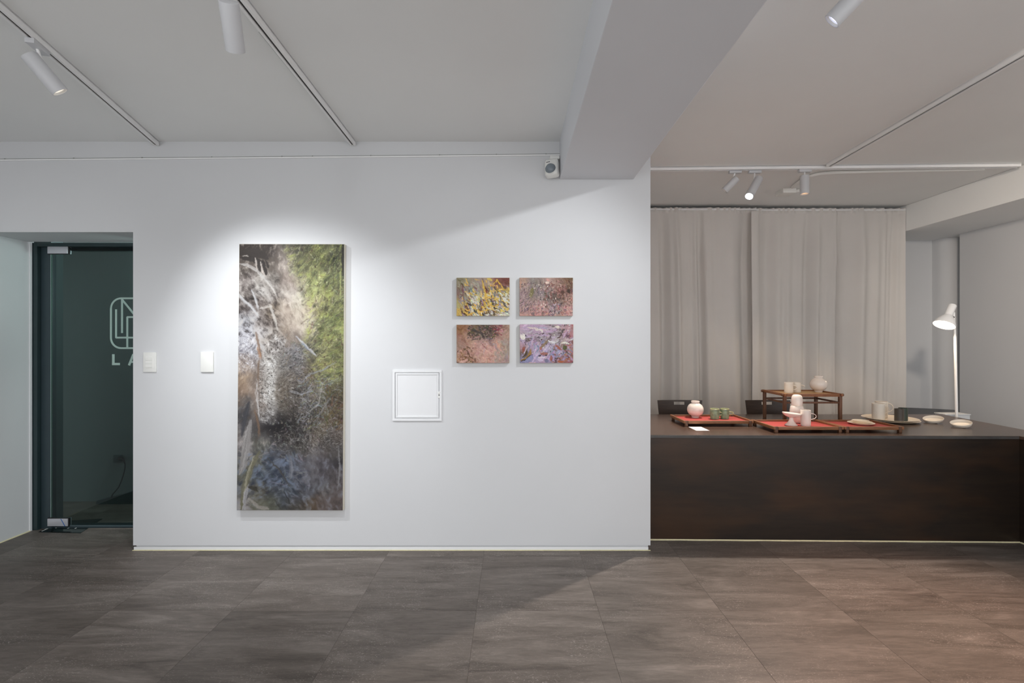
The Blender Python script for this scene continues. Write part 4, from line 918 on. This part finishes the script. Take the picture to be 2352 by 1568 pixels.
for xx in (SX0+.009, SX1-.024): obj('side_rail', MB().box((xx, SY0-.012, SZ-.019), (xx+.015, SY1+.012, SZ+.002)), M['walnut'], st, bevel=.005, seg=3)
for xx in (SX0+.002, SX1-.010):
    for yy in (SY0+.002, SY1-.020): obj('peg', MB().tube([(xx-.006, yy+.009, SZ-.009), (xx+.014, yy+.009, SZ-.009)], .0105, 16), M['walnut_dark'], st)
for yy in (SY0+.005, SY1-.016): obj('stretcher', MB().box((SX0+.031, yy, SZ-.0745), (SX1-.031, yy+.011, SZ-.061)), M['walnut_dark'], st, bevel=.002)
for xx in (SX0+.015, SX1-.026): obj('stretcher', MB().box((xx, SY0+.022, SZ-.0745), (xx+.011, SY1-.022, SZ-.061)), M['walnut_dark'], st, bevel=.002)
obj('top_panel', MB().box((SX0+.0245, SY0+.0165, SZ-.014), (SX1-.0245, SY1-.0165, SZ-.009)), M['tan'], st)
sz = SZ-.0088

# ---------------------------------------------------------------- ceramics
def at(x, y, z): return Matrix.Translation((x, y, z))
def jar(label, x, y, z, r, h, mat='porcelain', squash=0):
    t = thing('moon_jar', label, 'jar', (x, y, z), 'moon jars')
    nr = r*.47; pts = [(0, .003), (r*.34, .003), (r*.36, 0), (r*.43, 0), (r*.44, h*.045), (r*.47, h*.07)]
    zc = h*.48; hh = h*.42
    for i in range(1, 22):
        a = -PI/2+ .42 + (PI-.42-.50)*i/21
        pts.append((r*math.cos(a)**.92 if math.cos(a) > 0 else 0, zc+hh*math.sin(a)))
    pts += [(nr-.001, h*.885), (nr, h*.90), (nr+.003, h*.93), (nr+.003, h*.97), (nr, h), (nr-.004, h*.995), (nr-.005, h*.93), (nr-.003, h*.86), (nr*.6, h*.8), (0, h*.78)]
    obj('body', MB().lathe(pts, at(x, y, z), 56), M[mat], t, angle=50)
    return t
jar('white moon jar standing on the left red tray', 1.433, 3.78, tz, .0615, .130)
jar('white moon jar standing on top of the tall wooden stand', 2.448, 3.862, sz, .0625, .129)
def mug(name, label, cat, x, y, z, r, h, mat, hs=.03, hz=(.35, .8), hr=.0042, group=None, rim=None, ang=0, taper=.97, grooves=False, open_ear=False):
    t = thing(name, label, cat, (x, y, z), group)
    rb = r*taper
    pr = [(0, .002), (rb-.005, .002), (rb-.003, 0), (rb-.001, .001), (rb, .005)]
    n = 10
    for i in range(1, n): pr.append((rb+(r-rb)*i/n, .005+(h-.009)*i/n))
    pr += [(r, h-.003), (r-.001, h-.0005), (r-.0025, h), (r-.0035, h-.001), (r-.004, h-.01), (rb-.005, .012), (rb*.5, .007), (0, .007)]
    b = obj('body', MB().lathe(pr, at(x, y, z), 44), M[mat], t)
    if rim: obj('rim', MB().lathe([(r+.0003, h-.006), (r+.0004, h-.001), (r-.002, h+.0006), (r-.004, h-.0006), (r-.0042, h-.006)], at(x, y, z), 44), M[rim], t)
    if hs:
        pts = []; z0, z1 = h*hz[0], h*hz[1]; zc, zr = (z0+z1)/2, (z1-z0)/2
        a1 = -PI/2 if not open_ear else -.35
        for i in range(15):
            a = PI/2 + (a1-PI/2)*i/14
            pts.append(Vector((r-.002+hs*math.cos(a)*1.0 + (0 if a > 0 else 0), 0, zc+zr*math.sin(a))))
        Rz = at(x, y, z) @ Matrix.Rotation(ang, 4, 'Z')
        obj('handle', MB().tube([Rz @ p for p in pts], hr, 10), M[rim or mat], t)
    return t
mug('mug', 'green celadon mug on the left tray, nearer the moon jar', 'mug', 1.553, 3.705, tz, .0335, .080, 'celadon', hs=.033, hz=(.36, .66), hr=.0045, group='green mugs', rim='celadon_rim')
mug('mug', 'green celadon mug on the left tray, further from the moon jar', 'mug', 1.634, 3.715, tz, .0325, .079, 'celadon', hs=.036, hz=(.42, .68), hr=.0045, group='green mugs', rim='celadon_rim')
mug('mug', 'white ribbed mug on the tall stand, left of the pair', 'mug', 2.175, 3.80, sz, .033, .084, 'cream_matte', hs=.032, hz=(.30, .70), hr=.0042, group='mugs on the stand')
mug('mug', 'white ribbed mug on the tall stand, nearer the moon jar', 'mug', 2.262, 3.845, sz, .032, .080, 'cream_matte', hs=.032, hz=(.45, .72), hr=.0042, group='mugs on the stand', open_ear=True)
# footed dish
fx, fy = 1.978, 3.425
t = thing('footed_dish', 'white pedestal dish on the middle red tray', 'dish', (fx, fy, tz))
ft = Matrix.Translation((fx, fy, tz)) 
obj('foot', MB().lathe([(0, .002), (.038, .0), (.0405, .001), (.0405, .004), (.030, .014), (.018, .030), (.0125, .046), (.013, .056), (0, .056)], ft, 44), M['porcelain'], t)
obj('bowl', MB().lathe([(0, .054), (.013, .055), (.040, .064), (.058, .079), (.0605, .086), (.0595, .0875), (.057, .086), (.045, .079), (.02, .073), (0, .072)],
    Matrix.Translation((fx, fy, tz+.05)) @ Matrix.Rotation(math.radians(5), 4, 'Y') @ Matrix.Translation((0, 0, -.05)), 48), M['porcelain'], t)
# gourd shaped bottle: body and inverted cup lid
gx, gy = 2.082, 3.533
t = thing('gourd_bottle', 'white gourd-shaped carafe with inverted cup on the middle tray', 'carafe', (gx, gy, tz))
obj('body', MB().lathe([(0, .002), (.030, .002), (.031, 0), (.036, .002), (.044, .014), (.048, .04), (.0485, .07), (.047, .095), (.043, .115), (.0365, .126), (.034, .128), (0, .128)], at(gx, gy, tz), 48), M['porcelain'], t)
obj('cup_lid', MB().lathe([(.034, .129), (.0365, .130), (.037, .136), (.0368, .165), (.0355, .185), (.031, .198), (.022, .205), (.010, .2072), (0, .2075)], at(gx, gy, tz), 48), M['porcelain'], t)
obj('seam_ring', MB().lathe([(.033, .1275), (.0365, .1278), (.0365, .1295), (.033, .1298)], at(gx, gy, tz), 48), M['cream'], t)
mug('mug', 'tall white fluted mug with thin loop handle on the middle tray', 'mug', 2.068, 3.405, tz, .0325, .112, 'porcelain', hs=.044, hz=(.40, .78), hr=.0022, taper=.98)
# plates
def plate(label, x, y, z, r, h, mat='cream', group=None, name='plate', wob=.0):
    pr = [(0, .0008), (r*.62, .0008), (r*.64, 0), (r*.70, 0), (r*.80, h*.25), (r*.97, h*.78), (r, h*.9), (r*.995, h), (r*.97, h*.97), (r*.84, h*.55), (r*.7, h*.38), (0, h*.36)]
    m = MB().lathe(pr, at(x, y, z), 56)
    if wob:
        for v in m.v:
            a = math.atan2(v.y-y, v.x-x); k = 1+wob*math.sin(3*a+x*40)+wob*.6*math.sin(5*a+2+y*30); v.x = x+(v.x-x)*k; v.y = y+(v.y-y)*k
    o = obj(name, m, M[mat], None, at=(x, y, z), angle=50)
    return tag(o, label, 'plate', group)
bx, by = 2.505, 3.47
plate('largest cream plate at the bottom of the small stack on the red tray', bx, by, tz, .083, .014, group='stacked small plates', wob=.015)
plate('middle cream plate of the small stack on the red tray', bx+.004, by, tz+.0085, .064, .013, group='stacked small plates', wob=.025)
plate('smallest cream plate on top of the stack on the red tray', bx-.004, by, tz+.0165, .052, .013, group='stacked small plates', wob=.03)
plate('large round cream platter, lower of two, right of the trays', 2.975, 3.795, CZ+.0004, .182, .016, group='large platters', name='platter')
plate('large round cream platter, upper of two, under the cream and dark cups', 2.968, 3.80, CZ+.0105, .184, .016, group='large platters', name='platter')
pz = CZ+.0105+.016*.39
mug('mug', 'tall cream mug with wire-thin handle, front one on the large platter', 'mug', 2.858, 3.772, pz+.0012, .043, .124, 'cream_matte', hs=.042, hz=(.35, .85), hr=.0024, taper=.99, group='cream mugs on the platter')
mug('mug', 'tall cream mug with wire-thin handle, half hidden behind the front one', 'mug', 2.957, 3.872, pz+.0012, .043, .127, 'cream_matte', hs=.055, hz=(.32, .90), hr=.0024, taper=.99, group='cream mugs on the platter')
def faceted(label, x, y, z, r, h, mat, n=10):
    pr = [(0, .002), (r-.003, .001), (r, .003), (r, h), (r-.003, h), (r-.004, .01), (0, .008)]
    return tag(obj('cup', MB().lathe(pr, at(x, y, z), n), M[mat], None, at=(x, y, z), angle=25), label, 'cup', 'dark cups on the platter')
faceted('dark brown faceted cup on the large platter, beside the cream mugs', 2.938, 3.670, pz, .030, .097, 'dark_glaze', 22)
faceted('dark green faceted cup on the large platter, rightmost on it', 3.002, 3.712, pz, .030, .098, 'green_glaze', 22)
def dish(label, x, y, z, r, rot, tilt=.272):
    t = thing('shallow_dish', label, 'dish', (x, y, z), 'tilted shallow dishes')
    D = Vector((math.cos(rot), math.sin(rot), 0)); ax = Vector((-D.y, D.x, 0)); rb = r*.88; h = .0205
    T = Matrix.Translation((x, y, z+.0006+rb*math.sin(tilt))) @ Matrix.Rotation(-tilt, 4, ax)
    pr = [(0, .0015), (rb*.95, .0015), (rb, 0), (rb+.0015, .001), (rb+.003, .006), (r-.0005, h*.7), (r, h-.001), (r-.001, h), (r-.0025, h-.0006), (r-.004, h*.7), (rb-.002, .0085), (rb-.005, .0055), (rb-.010, .0045), (0, .004)]
    obj('body', MB().lathe(pr, T, 64), M['cream_matte'], t, angle=60)
    hb = 2*rb*math.sin(tilt)*.72; c = Vector((x, y, z))+D*rb*.42*math.cos(tilt)
    m = MB(); w = ax*.014
    p = [c-D*.008-w, c+D*.008-w, c+D*.008+w, c-D*.008+w]; zt = z+.0004+(rb+rb*.42)*math.sin(tilt)
    lo = zt-.008*math.tan(tilt); hi_ = zt+.008*math.tan(tilt)
    m.hexa([(q.x, q.y, z+.0003) for q in p]+[(p[0].x, p[0].y, lo), (p[1].x, p[1].y, hi_), (p[2].x, p[2].y, hi_), (p[3].x, p[3].y, lo)])
    obj('prop', m, M['cream_matte'], t)
    return t
dish('shallow cream dish tilted towards the viewer, beside the large platter', 3.238, 3.715, CZ, .063, .48)
dish('shallow cream dish tilted towards the viewer, rightmost thing on the counter', 3.275, 3.525, CZ, .0615, .48)
cdm = MB().box((1.289, 3.383, CZ+.0002), (1.382, 3.533, CZ+.0012))
tag(obj('card', cdm, M['paper'], None, at=(1.335, 3.458, CZ)), 'blank white card lying on the counter in front of the left tray', 'card')
